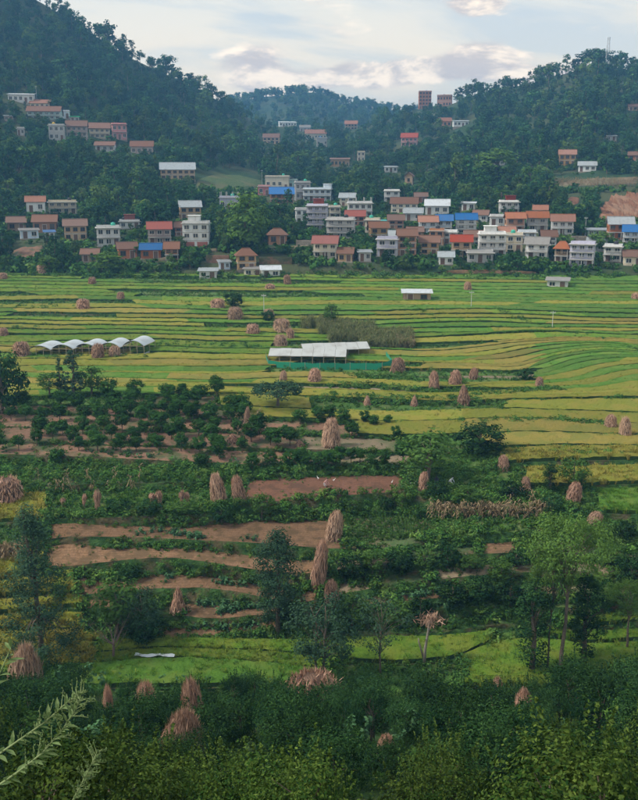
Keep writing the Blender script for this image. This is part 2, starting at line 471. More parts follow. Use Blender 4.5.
for k in range(K - 1):
    dz = np.maximum(A[k + 1, :, 2] - A[k, :, 2], 0.02)
    fr = (0.80 - 0.38 / (1 + np.exp((PXS - 95) / 8.0))) if k < 9 else 0.75
    h = dz * fr
    B[k] = A[k + 1]
    B[k, :, 2] -= h
    sl = np.minimum(0.45 * h, 0.45 * (A[k + 1, :, 1] - A[k, :, 1]))
    B[k, :, 1] -= sl


def on_strip(k, px, t):
    """point on terrace k at column px, t = 0 at its lip, 1 at the foot of the next bank"""
    i = np.clip((np.asarray(px, float) - PXS[0]) / 3.0, 0, len(PXS) - 1.001)
    j = i.astype(int); w = (i - j)[..., None]
    a = A[k, j] * (1 - w) + A[k, j + 1] * w
    b = B[k, j] * (1 - w) + B[k, j + 1] * w
    return a + (b - a) * np.asarray(t, float)[..., None]


def strip_at(px, row):
    j = int(np.clip(round((px - PXS[0]) / 3.0), 0, len(PXS) - 1))
    k = int(np.searchsorted(-LIPS[:, j], -row, side='right') - 1)
    return max(0, min(k, K - 2)), j


def V(px, row):
    """world point of the valley floor seen at (px, row)"""
    k, j = strip_at(px, row)
    a, b = A[k, j], B[k, j]
    ra = LIPS[k, j]
    tb = float(np.degrees(0))
    # row of the bank foot
    z = b[2] - ZC
    rb = CY + F * math.tan(math.atan(-z / b[1]) - PITCH)
    t = float(np.clip((ra - row) / max(ra - rb, 1e-3), 0.02, 0.98))
    p = on_strip(k, np.array(px), np.array(t))
    return Vector(p.tolist())


# ---- the hills: for each image column a slope from the valley edge up to its ridge
_ridge = np.array([(-420, -60), (-200, -45), (0, -12), (40, 2), (75, 24), (130, 58), (200, 90), (236, 112), (262, 124), (300, 130), (350, 128), (400, 117), (416, 109), (450, 105),
                   (480, 93), (530, 84), (565, 74), (600, 64), (638, 72), (760, 78), (1100, 60)], float)
_rdist = np.array([(-420, 470), (0, 520), (120, 560), (236, 640), (330, 720), (430, 690), (530, 620), (638, 580), (1100, 520)], float)
def ridge(px):
    return np.interp(px, _ridge[:, 0], _ridge[:, 1]), np.interp(px, _rdist[:, 0], _rdist[:, 1])


def hill_row(px, Y):
    px = np.asarray(px, float); Y = np.asarray(Y, float)
    yr, Yr = ridge(px)
    e = np.log(40.0 / (275 - yr)) / np.log(38.0 / (Yr - Y0))
    t = np.clip((Y - Y0) / (Yr - Y0), 0, 1)
    n = (fbm(px / 70.0, Y / 70.0, 77, 3) - 0.5) * 30 * np.sqrt(t) * (1 - t)
    return 275 + (yr - 275) * t ** e + n


def hillp(px, Y):
    yr, Yr = ridge(px)
    Yc = np.minimum(Y, Yr)
    p = W(px, hill_row(px, Yc), Yc)
    over = np.maximum(Y - Yr, 0)
    p = np.array(p)
    p[..., 0] *= 1 + over / Yc
    p[..., 1] += over
    p[..., 2] -= over * 0.45
    return p


_YY = np.linspace(Y0 + 0.3, 720, 900)
def HP(px, row):
    """first hillside point seen at (px, row)"""
    rr = hill_row(np.full_like(_YY, px), _YY)
    i = np.argmax(rr <= row) if (rr <= row).any() else len(_YY) - 1
    Y = _YY[i]
    if i > 0 and rr[i] <= row:
        d = rr[i - 1] - rr[i]
        if d > 1e-6: Y = _YY[i - 1] + (_YY[i] - _YY[i - 1]) * (rr[i - 1] - row) / d
    return Vector(W(px, row, Y).tolist())


def loc_at(px, row):
    return V(px, row) if row >= 276 else HP(px, row)


def grid_faces(nr, nc):
    i = np.arange((nr - 1) * (nc - 1))
    r_, c_ = i // (nc - 1), i % (nc - 1)
    a = r_ * nc + c_
    return np.stack([a, a + 1, a + nc + 1, a + nc], 1)


# hills
hpx = np.arange(-400, 1041, 6.0)
hts = np.concatenate([np.linspace(0, 1, 90) ** 1.25, 1 + np.array([.02, .06, .12, .2, .3])])
_, Yr_ = ridge(hpx)
HY = (Y0 - 3) + hts[:, None] * (Yr_ - Y0 + 3)[None, :]
hv = hillp(np.broadcast_to(hpx, HY.shape).copy(), np.maximum(HY, Y0 + 0.01))
hv[0, :, 2] -= 1.5
hv[0, :, 1] -= 3
tag(obj('hillside', mesh('hillside', hv.reshape(-1, 3), grid_faces(*HY.shape), [M_HILL], smooth=True)), kind='structure')

# distant ridge
dsk = np.array([(-100, 118), (150, 114), (205, 109), (240, 98), (262, 94), (280, 93), (292, 90), (300, 91), (314, 90), (328, 95), (345, 101), (370, 105), (400, 109), (430, 112), (480, 114), (800, 118)], float)
dpx = np.arange(-60, 760, 4.0)
rows_ = []
for q, (Yd, f) in enumerate([(760, 0.0), (850, 0.3), (930, 0.55), (1010, 0.8), (1080, 0.95), (1120, 1.0), (1180, 0.9)]):
    rt = np.interp(dpx, dsk[:, 0], dsk[:, 1]) + 3
    rr = 150 + (rt - 150) * f + (fbm(dpx / 30.0, q * 1.3, 9, 3) - 0.5) * 9 * (1 if 0 < f < 1 else 0.12)
    rows_.append(W(dpx, rr, Yd))
dv = np.stack(rows_)
tag(obj('distant_ridge', mesh('distant_ridge', dv.reshape(-1, 3), grid_faces(*dv.shape[:2]), [M_RIDGE], smooth=True)), kind='structure')

# the slope the camera stands on, down to the first paddy
fr_rows = np.concatenate([np.linspace(690.5, 963, 60)])
fpx = np.arange(-190, 831, 6.0)
fv = [W(fpx, np.full_like(fpx, rr), Yof(rr)) for rr in fr_rows]
for q, p in enumerate(fv):
    if 0 < q < 57: p[:, 2] += (fbm(p[:, 0] / 3.0, p[:, 1] / 3.0, 4, 3) - 0.5) * 0.8
last = fv[-1]
for yy, zz in ((2.0, -2.2), (0.5, -1.75), (-6, -1.6)):
    p = np.stack([np.linspace(-14, 14, len(fpx)), np.full(len(fpx), yy), np.full(len(fpx), zz + ZC)], 1)
    fv.append(p)
fv = np.stack(fv)
tag(obj('hillside_ground', mesh('hillside_ground', fv[::-1].reshape(-1, 3), grid_faces(*fv.shape[:2]), [M_WEED], smooth=True)), kind='structure')

# one broad ground sheet under everything, out past the ridges
gs = 2600
tag(obj('ground', mesh('ground', [(-gs, -60, -6), (gs, -60, -6), (gs, 3400, -6), (-gs, 3400, -6)], [(0, 1, 2, 3)], [M_HILL])), kind='structure')

# ------------------------------------------------------------------ terraced fields
fields = empty('terraced_fields', (0, 0, 0))
tag(fields, kind='structure')
CROP = {'rg': M_RG, 'rm': M_RM, 'ry': M_RY, 'ro': M_RO, 'so': M_SOIL, 'rs': M_REDSOIL, 'or': M_ORCH, 'fa': M_FALLOW, 'gr': M_GRASS, 'dk': M_WEED, 'vg': M_VEG}
CNAME = {'rg': 'rice_plot', 'rm': 'rice_plot', 'ry': 'rice_plot', 'ro': 'rice_plot', 'so': 'ploughed_plot', 'rs': 'ploughed_plot', 'or': 'orchard_soil', 'fa': 'fallow_plot', 'gr': 'grass_plot', 'dk': 'weedy_plot', 'vg': 'vegetable_plot'}
near_plots = [
    [(320, 'rg'), (462, 'gr'), (830, 'rm')],
    [(95, 'ry'), (330, 'rm'), (462, 'gr'), (830, 'rm')],
    [(95, 'ry'), (492, 'rm'), (545, 'gr'), (830, 'rm')],
    [(104, 'ry'), (300, 'dk'), (560, 'dk'), (830, 'rm')],
    [(84, 'ry'), (110, 'dk'), (285, 'so'), (400, 'vg'), (590, 'gr'), (604, 'gr'), (830, 'so')],
    [(82, 'ry'), (126, 'so'), (178, 'dk'), (285, 'so'), (392, 'vg'), (450, 'so'), (560, 'vg'), (830, 'fa')],
    [(74, 'ry'), (322, 'so'), (372, 'fa'), (430, 'vg'), (500, 'fa'), (560, 'vg'), (830, 'fa')],
    [(44, 'ry'), (332, 'so'), (400, 'fa'), (478, 'vg'), (520, 'so'), (610, 'vg'), (830, 'fa')],
    [(47, 'dk'), (346, 'so'), (436, 'vg'), (545, 'gr'), (830, 'gr')],
    [(46, 'ry'), (212, 'gr'), (243, 'dk'), (407, 'rs'), (470, 'gr'), (540, 'fa'), (598, 'gr'), (830, 'rg')],
    [(300, 'dk'), (415, 'dk'), (526, 'gr'), (830, 'ry')],
    [(300, 'or'), (416, 'fa'), (500, 'gr'), (830, 'ry')],
    [(300, 'or'), (404, 'fa'), (480, 'gr'), (830, 'ro')],
    [(300, 'or'), (356, 'or'), (462, 'ry'), (830, 'ro')],
    [(235, 'or'), (330, 'ry'), (462, 'ry'), (830, 'ry')],
    [(110, 'gr'), (220, 'or'), (310, 'ry'), (505, 'gr'), (830, 'ry')],
]
rr_ = random.Random(5)


def far_crop(px, row):
    u = rr_.random()
    if row > 372 and 268 < px < 560 and row < 400: return 'fa' if u < .55 else ('gr' if u < .9 else 'ry')
    if 425 < px < 535 and 340 < row <= 388: return 'ro' if u < .7 else 'ry'
    if px > 535 and 345 < row <= 386: return 'rg' if u < .75 else ('ry' if u < .85 else 'rm')
    if px > 590 and 322 < row <= 346: return 'ro' if u < .6 else 'rm'
    if row > 386: return 'ry' if u < .75 else 'rg'
    if px > 400: return ('rg' if u < .5 else 'rm' if u < .75 else 'ry') if row < 342 else ('ry' if u < .5 else 'rg')
    if row > 358 and px < 270: return 'rg' if u < .35 else ('ry' if u < .75 else 'ro')
    if row < 300: return 'rm' if u < .45 else ('ry' if u < .62 else 'gr' if u < .85 else 'rg')
    return 'rg' if u < .22 else 'rm' if u < .52 else 'ry' if u < .80 else 'gr' if u < .92 else 'ro'


PLOTS = []                                     # (strip, px0, px1, crop)
for k in range(K - 1):
    if k < NNEAR:
        x = PXS[0]
        for xe, c in near_plots[k]:
            PLOTS.append((k, x, float(xe), c)); x = float(xe)
    else:
        x = PXS[0]
        while x < PXS[-1]:
            w = rr_.uniform(70, 230)
            if k < NNEAR + 19 and x < 535 < x + w + 60 and x > 330: w = 535 - x
            xe = min(x + w, PXS[-1])
            if PXS[-1] - xe < 40: xe = PXS[-1]
            m = (x + xe) / 2
            j = int((m - PXS[0]) / 3)
            PLOTS.append((k, x, xe, far_crop(m, LIPS[k, j])))
            x = xe
def SHEAR(k, x):
    if x <= PXS[0] or x >= PXS[-1]: return 0.0
    return (float(vnoise(k * 3.7 + 0.5, x * 0.37, 99)) - 0.5) * (60 if k >= NNEAR else 14)


RICE = {'rg', 'rm', 'ry', 'ro'}
for k, x0, x1, c in PLOTS:
    i0, i1 = int(round((x0 - PXS[0]) / 3)), int(round((x1 - PXS[0]) / 3))
    if i1 - i0 < 2: continue
    n = i1 - i0 + 1
    sh0, sh1 = SHEAR(k, x0), SHEAR(k, x1)
    def at(tt):
        xs = np.linspace(x0 + sh0 * (tt - .5), x1 + sh1 * (tt - .5), n)
        return on_strip(k, xs, np.zeros(n)), on_strip(k, xs, np.ones(n))
    a, b = at(0.0)
    X = a[:, 0]
    rowsv, mi = [], []
    if c in RICE:
        hc = 0.48
        t0 = np.minimum(0.18 / np.maximum(b[:, 1] - a[:, 1], 0.2), 0.3)[:, None]
        rowsv.append(a); mi.append(2)
        p = a + (b - a) * t0; rowsv.append(p.copy()); mi.append(1)
        t0_ = t0
        jit = (fbm(X * 1.5, k * 3.3, 8, 2) - 0.5)[:, None]
        for tt in (0.0, 0.12, 0.35, 0.6, 0.85, 1.0):
            a2, b2 = at(tt)
            q = a2 + (b2 - a2) * (t0_ + (1 - t0_) * tt)
            q[:, 2] += hc * (0.8 if tt == 0 else 1) + (fbm(X * 2.2, k * 3.3 + tt * 9, 12, 2) - 0.5) * 0.16
            rowsv.append(q); mi.append(0)
        mi = mi[:-1]
        mats = [CROP[c], M_RS, M_BANK]
    else:
        amp = 0.10 if c in ('so', 'rs', 'or') else 0.18
        for tt in (0.0, 0.08, 0.25, 0.5, 0.75, 1.0):
            a2, b2 = at(tt)
            q = a2 + (b2 - a2) * tt
            if 0 < tt < 1: q[:, 2] += (fbm(X * 1.3, k * 3.3 + tt * 7, 14, 3) - 0.5) * amp
            rowsv.append(q); mi.append(0)
        mi = mi[:-1]
        mats = [CROP[c]]
    v = np.stack(rowsv)
    nr = v.shape[0]
    fm = np.repeat(np.array(mi), n - 1)
    vv, ff = v.reshape(-1, 3), [tuple(q) for q in grid_faces(nr, n).tolist()]
    if c in RICE:                                # close the two ends of the crop
        e0, e1 = v[-1, 0].copy(), v[-1, -1].copy(); e0[2] -= .45; e1[2] -= .45
        m_ = len(vv); vv = np.concatenate([vv, [e0, e1]])
        ff.append(tuple([m_] + [i * n for i in range(nr - 1, 0, -1)])); ff.append(tuple([i * n + n - 1 for i in range(1, nr)] + [m_ + 1]))
        fm = np.concatenate([fm, [1, 1]])
    obj(CNAME[c], mesh(CNAME[c], vv, ff, mats, fm), fields)
for k in range(K - 1):
    rv = []
    for tt in (0, 0.25, 0.5, 0.75, 1.0):
        q = B[k] + (A[k + 1] - B[k]) * tt
        if 0 < tt < 1:
            hh = (A[k + 1] - B[k])[:, 2]
            q[:, 1] += (fbm(q[:, 0] * 1.1, tt * 5 + k * 2.2, 41, 3) - 0.5) * np.minimum(hh, 1.0) * 0.7
        rv.append(q)
    rv = np.stack(rv)
    obj('bank', mesh('bank', rv.reshape(-1, 3), grid_faces(5, len(PXS)), [M_BANK], smooth=True), fields)

# bare patches and fields up on the slopes, laid over the hillside
def patch(name, pts_top, pts_bot, mat, relief=0.3, step=2.0, nr=9, lift=0.25, seed=1, label=None):
    t, b = np.array(pts_top, float), np.array(pts_bot, float)
    xs = np.arange(max(t[0, 0], b[0, 0]), min(t[-1, 0], b[-1, 0]) + 0.1, step)
    v = np.zeros((nr, len(xs), 3))
    for i, x in enumerate(xs):
        rt, rb = np.interp(x, t[:, 0], t[:, 1]), np.interp(x, b[:, 0], b[:, 1])
        for j in range(nr):
            p = loc_at(x, rb + (rt - rb) * j / (nr - 1))
            edge = min(j, nr - 1 - j, i, len(xs) - 1 - i)
            v[j, i] = p
            v[j, i, 2] += lift if edge else -0.15
    v[1:-1, 1:-1, 2] += (np.abs(fbm(v[1:-1, 1:-1, 0] * 0.5 + v[1:-1, 1:-1, 1] * 0.12, v[1:-1, 1:-1, 1] * 0.10, seed, 4) - .5) * 2) * relief
    o = obj(name, mesh(name, v.reshape(-1, 3), grid_faces(nr, len(xs)), [mat], smooth=False))
    tag(o, kind='structure')
    return o

patch('landslide_scar', [(598, 212), (606, 204), (616, 198), (630, 194), (640, 193), (690, 197)], [(598, 217), (606, 221), (616, 223), (640, 222), (690, 214)], M_SCAR, 2.6, 0.8, 26, 0.15, 3)
patch('bare_slope', [(566, 199), (572, 196), (580, 198)], [(566, 202), (572, 206), (580, 203)], M_SCAR, 0.6, 1.5, 5, 0.3, 5)
patch('hill_field', [(196, 181), (215, 174), (240, 175), (264, 182)], [(196, 188), (215, 189), (240, 190), (264, 188)], M_HGRASS, 0.4, 2.5, 9, 0.5, 7)
patch('hill_field', [(478, 290), (500, 284), (530, 286)], [(478, 293), (500, 292), (530, 291)], M_SOIL, 0.2, 3, 5, 0.35, 9) if False else None
patch('hill_field', [(552, 185), (575, 180), (600, 178), (640, 177)], [(552, 189), (575, 187), (600, 185), (640, 184)], M_FALLOW, 0.3, 3, 6, 0.4, 10)
patch('dirt_road', [(150, 262), (205, 250), (260, 249), (320, 246)], [(150, 263.5), (205, 252), (260, 251), (320, 248)], M_FALLOW, 0.05, 3, 4, 0.5, 12)
patch('dirt_road', [(430, 275), (452, 272), (490, 271), (545, 274)], [(430, 276), (452, 273.5), (490, 273), (545, 275.5)], M_SOIL, 0.05, 3, 4, 0.5, 12)
patch('bare_slope', [(12, 252), (30, 247), (44, 246)], [(12, 257), (30, 259), (44, 258)], M_ORCH, 1.0, 2, 7, 0.4, 14)

# ------------------------------------------------------------------ plant meshes
def leafcloud(c, nrm, L, wd, rng, fold=False):
    """rhombic leaves: centres c, facing nrm, length L, width wd (arrays or numbers)"""
    n = len(c)
    nrm = nrm / np.maximum(np.linalg.norm(nrm, axis=1, keepdims=True), 1e-6)
    r_ = rng.normal(size=(n, 3))
    t = np.cross(nrm, r_); t /= np.maximum(np.linalg.norm(t, axis=1, keepdims=True), 1e-6)
    b = np.cross(nrm, t)
    L = np.broadcast_to(np.asarray(L, float), (n,))[:, None]; wd = np.broadcast_to(np.asarray(wd, float), (n,))[:, None]
    v = np.stack([c - t * L / 2, c + b * wd / 2, c + t * L / 2, c - b * wd / 2], 1).reshape(-1, 3)
    f = np.arange(n * 4).reshape(n, 4)
    return v, f, rng.random(n)


def crown_pts(nc, nl, rx, rz, zc, cr, rng, shape='round'):
    """clumps through the crown, leaves through each clump -> centres, normals"""
    d = rng.normal(size=(nc, 3)); d /= np.linalg.norm(d, axis=1, keepdims=True)
    rad = 0.45 + 0.55 * rng.random(nc) ** 0.6
    cc = d * rad[:, None]
    if shape == 'umbrella':
        cc[:, 2] = np.abs(cc[:, 2]) * 0.9 - 0.15
    if shape in ('cone', 'column'):
        u = rng.random(nc) ** (0.8 if shape == 'column' else 1.2)
        prof = (1 - u) ** 0.75 + 0.06 if shape == 'cone' else np.sqrt(np.clip(1 - (u * 1.9 - 0.9) ** 2, 0.05, 1))
        an = rng.random(nc) * 6.283
        rr = prof * (0.35 + 0.65 * rng.random(nc))
        cc = np.stack([np.cos(an) * rr, np.sin(an) * rr, u * 2 - 1], 1)
    C = cc * np.array([rx, rx, rz]) + np.array([0, 0, zc])
    e = rng.normal(size=(nc, nl, 3)); e /= np.linalg.norm(e, axis=2, keepdims=True)
    sz = cr * (0.65 + 0.7 * rng.random((nc, 1, 1)))
    P = C[:, None] + e * sz * (0.5 + 0.5 * rng.random((nc, nl, 1))) * np.array([1, 1, 0.8])
    N = e + 0.5 * cc[:, None] + np.array([0, 0, 0.3]) + 0.38 * rng.normal(size=(nc, nl, 3))
    return P.reshape(-1, 3), N.reshape(-1, 3), C


def crown_mesh(name, mat, nc, nl, rx, rz, zc, cr, L, wd, seed, shape='round', sprig=0):
    rng = np.random.default_rng(seed)
    P, N, C = crown_pts(nc, nl, rx, rz, zc, cr, rng, shape)
    if sprig:                                    # leafy shoots standing out of the crown
        d = rng.normal(size=(sprig, 3)); d[:, 2] = np.abs(d[:, 2]) * .8 + .35; d /= np.linalg.norm(d, axis=1, keepdims=True)
        a = d * np.array([rx, rx, rz]) * .95 + np.array([0, 0, zc])
        u = d * .6 + np.array([0, 0, .8]); u /= np.linalg.norm(u, axis=1, keepdims=True)
        ln = rng.uniform(.12, .34, sprig) * zc * 1.5
        t = rng.random((sprig, 34, 1))
        Q = a[:, None] + u[:, None] * (t * ln[:, None, None]) + rng.normal(size=(sprig, 34, 3)) * (.05 * (1.15 - t))
        P = np.concatenate([P, Q.reshape(-1, 3)]); N = np.concatenate([N, rng.normal(size=(sprig * 34, 3)) + np.array([0, 0, .5])])
    cl = np.concatenate([np.repeat(rng.random(nc), nl), np.full(len(P) - nc * nl, .75)])   # clumps coloured light to dark at random, shoots one even tone
    v, f, r_ = leafcloud(P, N, L * (0.7 + 0.6 * rng.random(len(P))), wd * (0.7 + 0.6 * rng.random(len(P))), rng)
    r_ = .5 * r_ + .5 * cl
    return mesh(name, v, f, [mat], rnd=r_), C


def trunk_mesh(name, h, r0, C, seed, nb=7, lean=0.04, stems=1, mat=None, spread=0.0):
    """tapered trunk(s) with limbs reaching out to crown clumps C"""
    rd = random.Random(seed); mb = MB()
    for s in range(stems):
        a = rd.random() * 6.28
        bx, by = (math.cos(a) * spread, math.sin(a) * spread) if stems > 1 else (0, 0)
        pts = [(bx + rd.uniform(-1, 1) * lean * h * t + bx * t, by + rd.uniform(-1, 1) * lean * h * t + by * t, h * t - 0.25 * (t == 0)) for t in (0, .15, .35, .55, .75, 1.0)]
        mb.tube(pts, [r0 * q for q in (1.25, 1.0, .85, .68, .48, .2)], 7)
        idx = list(range(len(C))); rd.shuffle(idx)
        for i in idx[:nb]:
            c = C[i]
            t = min(0.9, max(0.3, (c[2] / h) - 0.28))
            z = h * t
            j = min(4, int(t * 5))
            base = Vector(pts[j]).lerp(Vector(pts[j + 1]), 0.5); base.z = z if z < pts[-1][2] else base.z
            tip = base.lerp(Vector(c), 0.85)
            mid = base.lerp(tip, 0.5) + Vector((0, 0, 0.04 * h))
            mb.tube([base, mid, tip], [r0 * .38, r0 * .24, r0 * .07], 5, cap=False)
    return mb.mesh(name, mat or M_BARK, smooth=True)


class Kind:
    """one kind of tree: shared crown and trunk meshes in a few variants, of unit design height"""
    def __init__(s, name, mat, h, n=3, seed=0, nc=30, nl=16, rx=0.3, rz=0.3, zc=0.65, cr=0.12, L=0.05, wd=0.03, shape='round', r0=0.02, nb=7, stems=1, lean=0.04, spread=0, th=None, sprig=0):
        s.h = h; s.var = []
        for i in range(n):
            cm, C = crown_mesh('crown', mat, nc, nl, rx * h, rz * h, zc * h, cr * h, L, wd, seed * 50 + i, shape, sprig)
            tm = trunk_mesh('trunk', (th or (zc + rz * 0.55)) * h, r0 * h, C, seed * 50 + i, nb, lean, stems, spread=spread * h)
            s.var.append((tm, cm))
        s.name = name
    def put(s, loc, H, label, cat='tree', group=None, rz=None, wide=1.0, name=None):
        tm, cm = random.choice(s.var)
        e = empty(name or s.name, loc, random.random() * 6.28 if rz is None else rz)
        k = H / s.h
        e.scale = (k * wide, k * wide, k)
        obj('trunk', tm, e); obj('crown', cm, e)
        return tag(e, label, cat, group)


# ---- scattered cover (stuff): points carrying rotation, size and which plant
def scatter(name, label, pts, protos, rng, smin, smax, idx=None, tilt=0.12, rotz=None, cat=None, sz=None, kind='stuff'):
    n = len(pts)
    me = bpy.data.meshes.new(name)
    me.vertices.add(n); me.vertices.foreach_set('co', np.asarray(pts, np.float32).ravel())
    rot = rng.normal(size=(n, 3)) * tilt
    rot[:, 2] = rng.random(n) * 6.283 if rotz is None else rotz
    a = me.attributes.new('rot', 'FLOAT_VECTOR', 'POINT'); a.data.foreach_set('vector', rot.astype(np.float32).ravel())
    a = me.attributes.new('scl', 'FLOAT', 'POINT'); a.data.foreach_set('value', (sz if sz is not None else rng.uniform(smin, smax, n)).astype(np.float32))
    a = me.attributes.new('idx', 'INT', 'POINT'); a.data.foreach_set('value', (rng.integers(0, len(protos), n) if idx is None else idx).astype(np.int32))
    o = obj(name, me)
    ng = bpy.data.node_groups.new(name, 'GeometryNodeTree')
    ng.interface.new_socket('Geometry', in_out='INPUT', socket_type='NodeSocketGeometry')
    ng.interface.new_socket('Geometry', in_out='OUTPUT', socket_type='NodeSocketGeometry')
    N = ng.nodes; Lk = ng.links
    gi, go = N.new('NodeGroupInput'), N.new('NodeGroupOutput')
    def na(nm, dt):
        q = N.new('GeometryNodeInputNamedAttribute'); q.data_type = dt; q.inputs['Name'].default_value = nm
        return [s for s in q.outputs if s.enabled and s.name == 'Attribute'][0]
    e2r = N.new('FunctionNodeEulerToRotation'); Lk.new(na('rot', 'FLOAT_VECTOR'), e2r.inputs[0])
    sc, ix = na('scl', 'FLOAT'), na('idx', 'INT')
    jn = N.new('GeometryNodeJoinGeometry')
    for i, p in enumerate(protos):
        oi = N.new('GeometryNodeObjectInfo'); oi.inputs['Object'].default_value = p; oi.inputs['As Instance'].default_value = True
        cmpn = N.new('FunctionNodeCompare'); cmpn.data_type = 'INT'; cmpn.operation = 'EQUAL'
        ins = [s for s in cmpn.inputs if s.enabled]
        Lk.new(ix, ins[0]); ins[1].default_value = i
        iop = N.new('GeometryNodeInstanceOnPoints')
        Lk.new(gi.outputs[0], iop.inputs['Points']); Lk.new(cmpn.outputs[0], iop.inputs['Selection'])
        Lk.new(oi.outputs['Geometry'], iop.inputs['Instance']); Lk.new(e2r.outputs[0], iop.inputs['Rotation']); Lk.new(sc, iop.inputs['Scale'])
        Lk.new(iop.outputs[0], jn.inputs[0])
    Lk.new(jn.outputs[0], go.inputs[0])
    md = o.modifiers.new('scatter', 'NODES'); md.node_group = ng
    tag(o, label, cat, kind=kind)
    return o


def proto(name, me):
    return bpy.data.objects.new(name, me)


def bush_mesh(mat, seed, r=0.5, nc=7, nl=16, L=0.17, wd=0.11):
    rng = np.random.default_rng(seed)
    P, N, C = crown_pts(nc, nl, r, r * 0.75, r * 0.55, r * 0.5, rng)
    v, f, q = leafcloud(P, N, L * (0.7 + 0.6 * rng.random(len(P))), wd, rng)
    return mesh('bush', v, f, [mat], rnd=q)


def tuft_mesh(mat, seed, h=0.5, n=16, w=0.05, spread=0.22, droop=0.5):
    """grass / rice tuft: curved blades of two quads each"""
    rng = np.random.default_rng(seed); v, f, q = [], [], []
    for i in range(n):
        a = rng.random() * 6.283; b = rng.random() * spread
        base = np.array([math.cos(a) * b, math.sin(a) * b, 0.0])
        d = np.array([math.cos(a), math.sin(a), 0]) * droop * h * rng.uniform(0.2, 1)
        s = np.array([-math.sin(a), math.cos(a), 0]) * w / 2
        hh = h * rng.uniform(0.7, 1.1)
        m = base + d * 0.35 + np.array([0, 0, hh * 0.75]); t = base + d + np.array([0, 0, hh])
        o = len(v); v += [base - s, base + s, m + s, m - s, t]
        f += [(o, o + 1, o + 2, o + 3), (o + 3, o + 2, o + 4)]; q += [rng.random()] * 2
    return mesh('tuft', np.array(v), f, [mat], rnd=q)


def maize_mesh(mat, seed, h=2.0, stalkmat=None):
    rng = np.random.default_rng(seed); mb = MB()
    mb.tube([(0, 0, 0), (0.02, 0, h * .5), (0, 0.02, h)], [.025, .02, .008], 4)
    ns = len(mb.f)
    for i in range(9):
        z = h * (0.15 + 0.8 * i / 9); a = rng.random() * 6.283
        d = np.array([math.cos(a), math.sin(a), 0]); s = np.array([-d[1], d[0], 0]) * 0.05
        L = rng.uniform(.45, .75)
        p0 = np.array([0, 0, z]); p1 = p0 + d * L * .5 + np.array([0, 0, .22]); p2 = p0 + d * L + np.array([0, 0, rng.uniform(-.35, .05)])
        mb.add([p0 - s * .5, p0 + s * .5, p1 + s, p1 - s, p2], [(0, 1, 2, 3), (3, 2, 4)])
    return mesh('maize', np.array(mb.v), mb.f, [mat], rnd=np.repeat(rng.random(len(mb.f)), 1))

# ------------------------------------------------------------------ houses
WC = {'white': (.70, .70, .69), 'cream': (.66, .58, .45), 'tan': (.46, .31, .18), 'brick': (.40, .17, .095), 'orange': (.44, .22, .125), 'lilac': (.52, .51, .62),
      'pink': (.60, .27, .26), 'teal': (.42, .58, .56), 'grey': (.44, .43, .42), 'blue': (.50, .60, .72), 'mud': (.36, .25, .16), 'rose': (.40, .31, .28), 'paleblue': (.62, .68, .74)}
RC = {'brown': (.165, .085, .057), 'red': (.27, .075, .055), 'blue': (.03, .13, .34), 'tin': (.30, .33, .35), 'terra': (.29, .125, .075), 'teal': (.04, .36, .33),
      'whitetin': (.50, .53, .56), 'greytile': (.23, .22, .21), 'green': (.05, .36, .16), 'slab': (.48, .46, .43)}
M_GLASS = paint('window_glass', (.025, .03, .035), 0.15, 0.0, spec=0.5)
M_SHUT = paint('window_wood', (.12, .07, .045), 0.7)
M_FRAME = paint('window_frame', (.60, .57, .52), 0.7)
M_CONC = paint('concrete', (.42, .40, .37), 0.85)
M_STONE = ground('plinth_stone', (.24, .20, .16), (.36, .31, .25), s2=3, bump=0.6)
M_TANK = paint('tank_black', (.03, .03, .035), 0.5)
M_TANKG = paint('tank_green', (.05, .42, .30), 0.5)
M_TANKB = paint('tank_blue', (.04, .22, .55), 0.5)
M_TANKY = paint('tank_yellow', (.65, .42, .03), 0.5)
M_DOOR = paint('door_paint', (.16, .09, .06), 0.6)
M_SHUTR = paint('shutter_red', (.36, .12, .09), 0.6)

def wallm(c): return paint('wall_' + c, WC[c], 0.85, 0.6, 1.2)
def roofm(c): return paint('roof_' + c, RC[c], 0.6, 0.75, 1.3, 0.3, 7.0 if c in ('tin', 'whitetin', 'blue', 'teal', 'green') else 3.0)

_wm = MB().box(-.5, .5, -.03, .0, 0, 1, 1).box(-.5, -.42, -.07, -.03, 0, 1, 0).box(.42, .5, -.07, -.03, 0, 1, 0).box(-.42, .42, -.07, -.03, .93, 1, 0).box(-.42, .42, -.07, -.03, 0, .07, 0).box(-.03, .03, -.07, -.03, .07, .93, 0).box(-.6, .6, -.14, -.072, -.08, 0, 0)
WIN_L = _wm.mesh('window', M_FRAME, M_GLASS)
WIN_D = _wm.mesh('window', M_SHUT, M_GLASS)
DOOR = MB().box(-.5, .5, -.05, 0, 0, 1, 0).box(-.58, -.5, -.09, 0, 0, 1.04, 1).box(.5, .58, -.09, 0, 0, 1.04, 1).box(-.5, .5, -.09, -.052, 1, 1.04, 1).mesh('door', M_DOOR, M_FRAME)
TANKS = {}
def tank(col):
    if col not in TANKS:
        v, f = [], []
        n = 10; prof = [(0, 0), (.5, 0), (.5, .78), (.42, .9), (.15, .97), (.15, 1.05), (0, 1.05)]
        mb = MB()
        for i, (r, z) in enumerate(prof):
            for j in range(n): v.append((r * math.cos(j * 2 * math.pi / n), r * math.sin(j * 2 * math.pi / n), z))
        for i in range(len(prof) - 1):
            for j in range(n): f.append((i * n + j, i * n + (j + 1) % n, (i + 1) * n + (j + 1) % n, (i + 1) * n + j))
        mb.add(v, f); TANKS[col] = mb.mesh('water_tank', col)
    return TANKS[col]

HLAB = []            # (cx, mid row, label)
HOUSES = []          # (cx, base, half width px, top row, Y) for keeping trees off the fronts


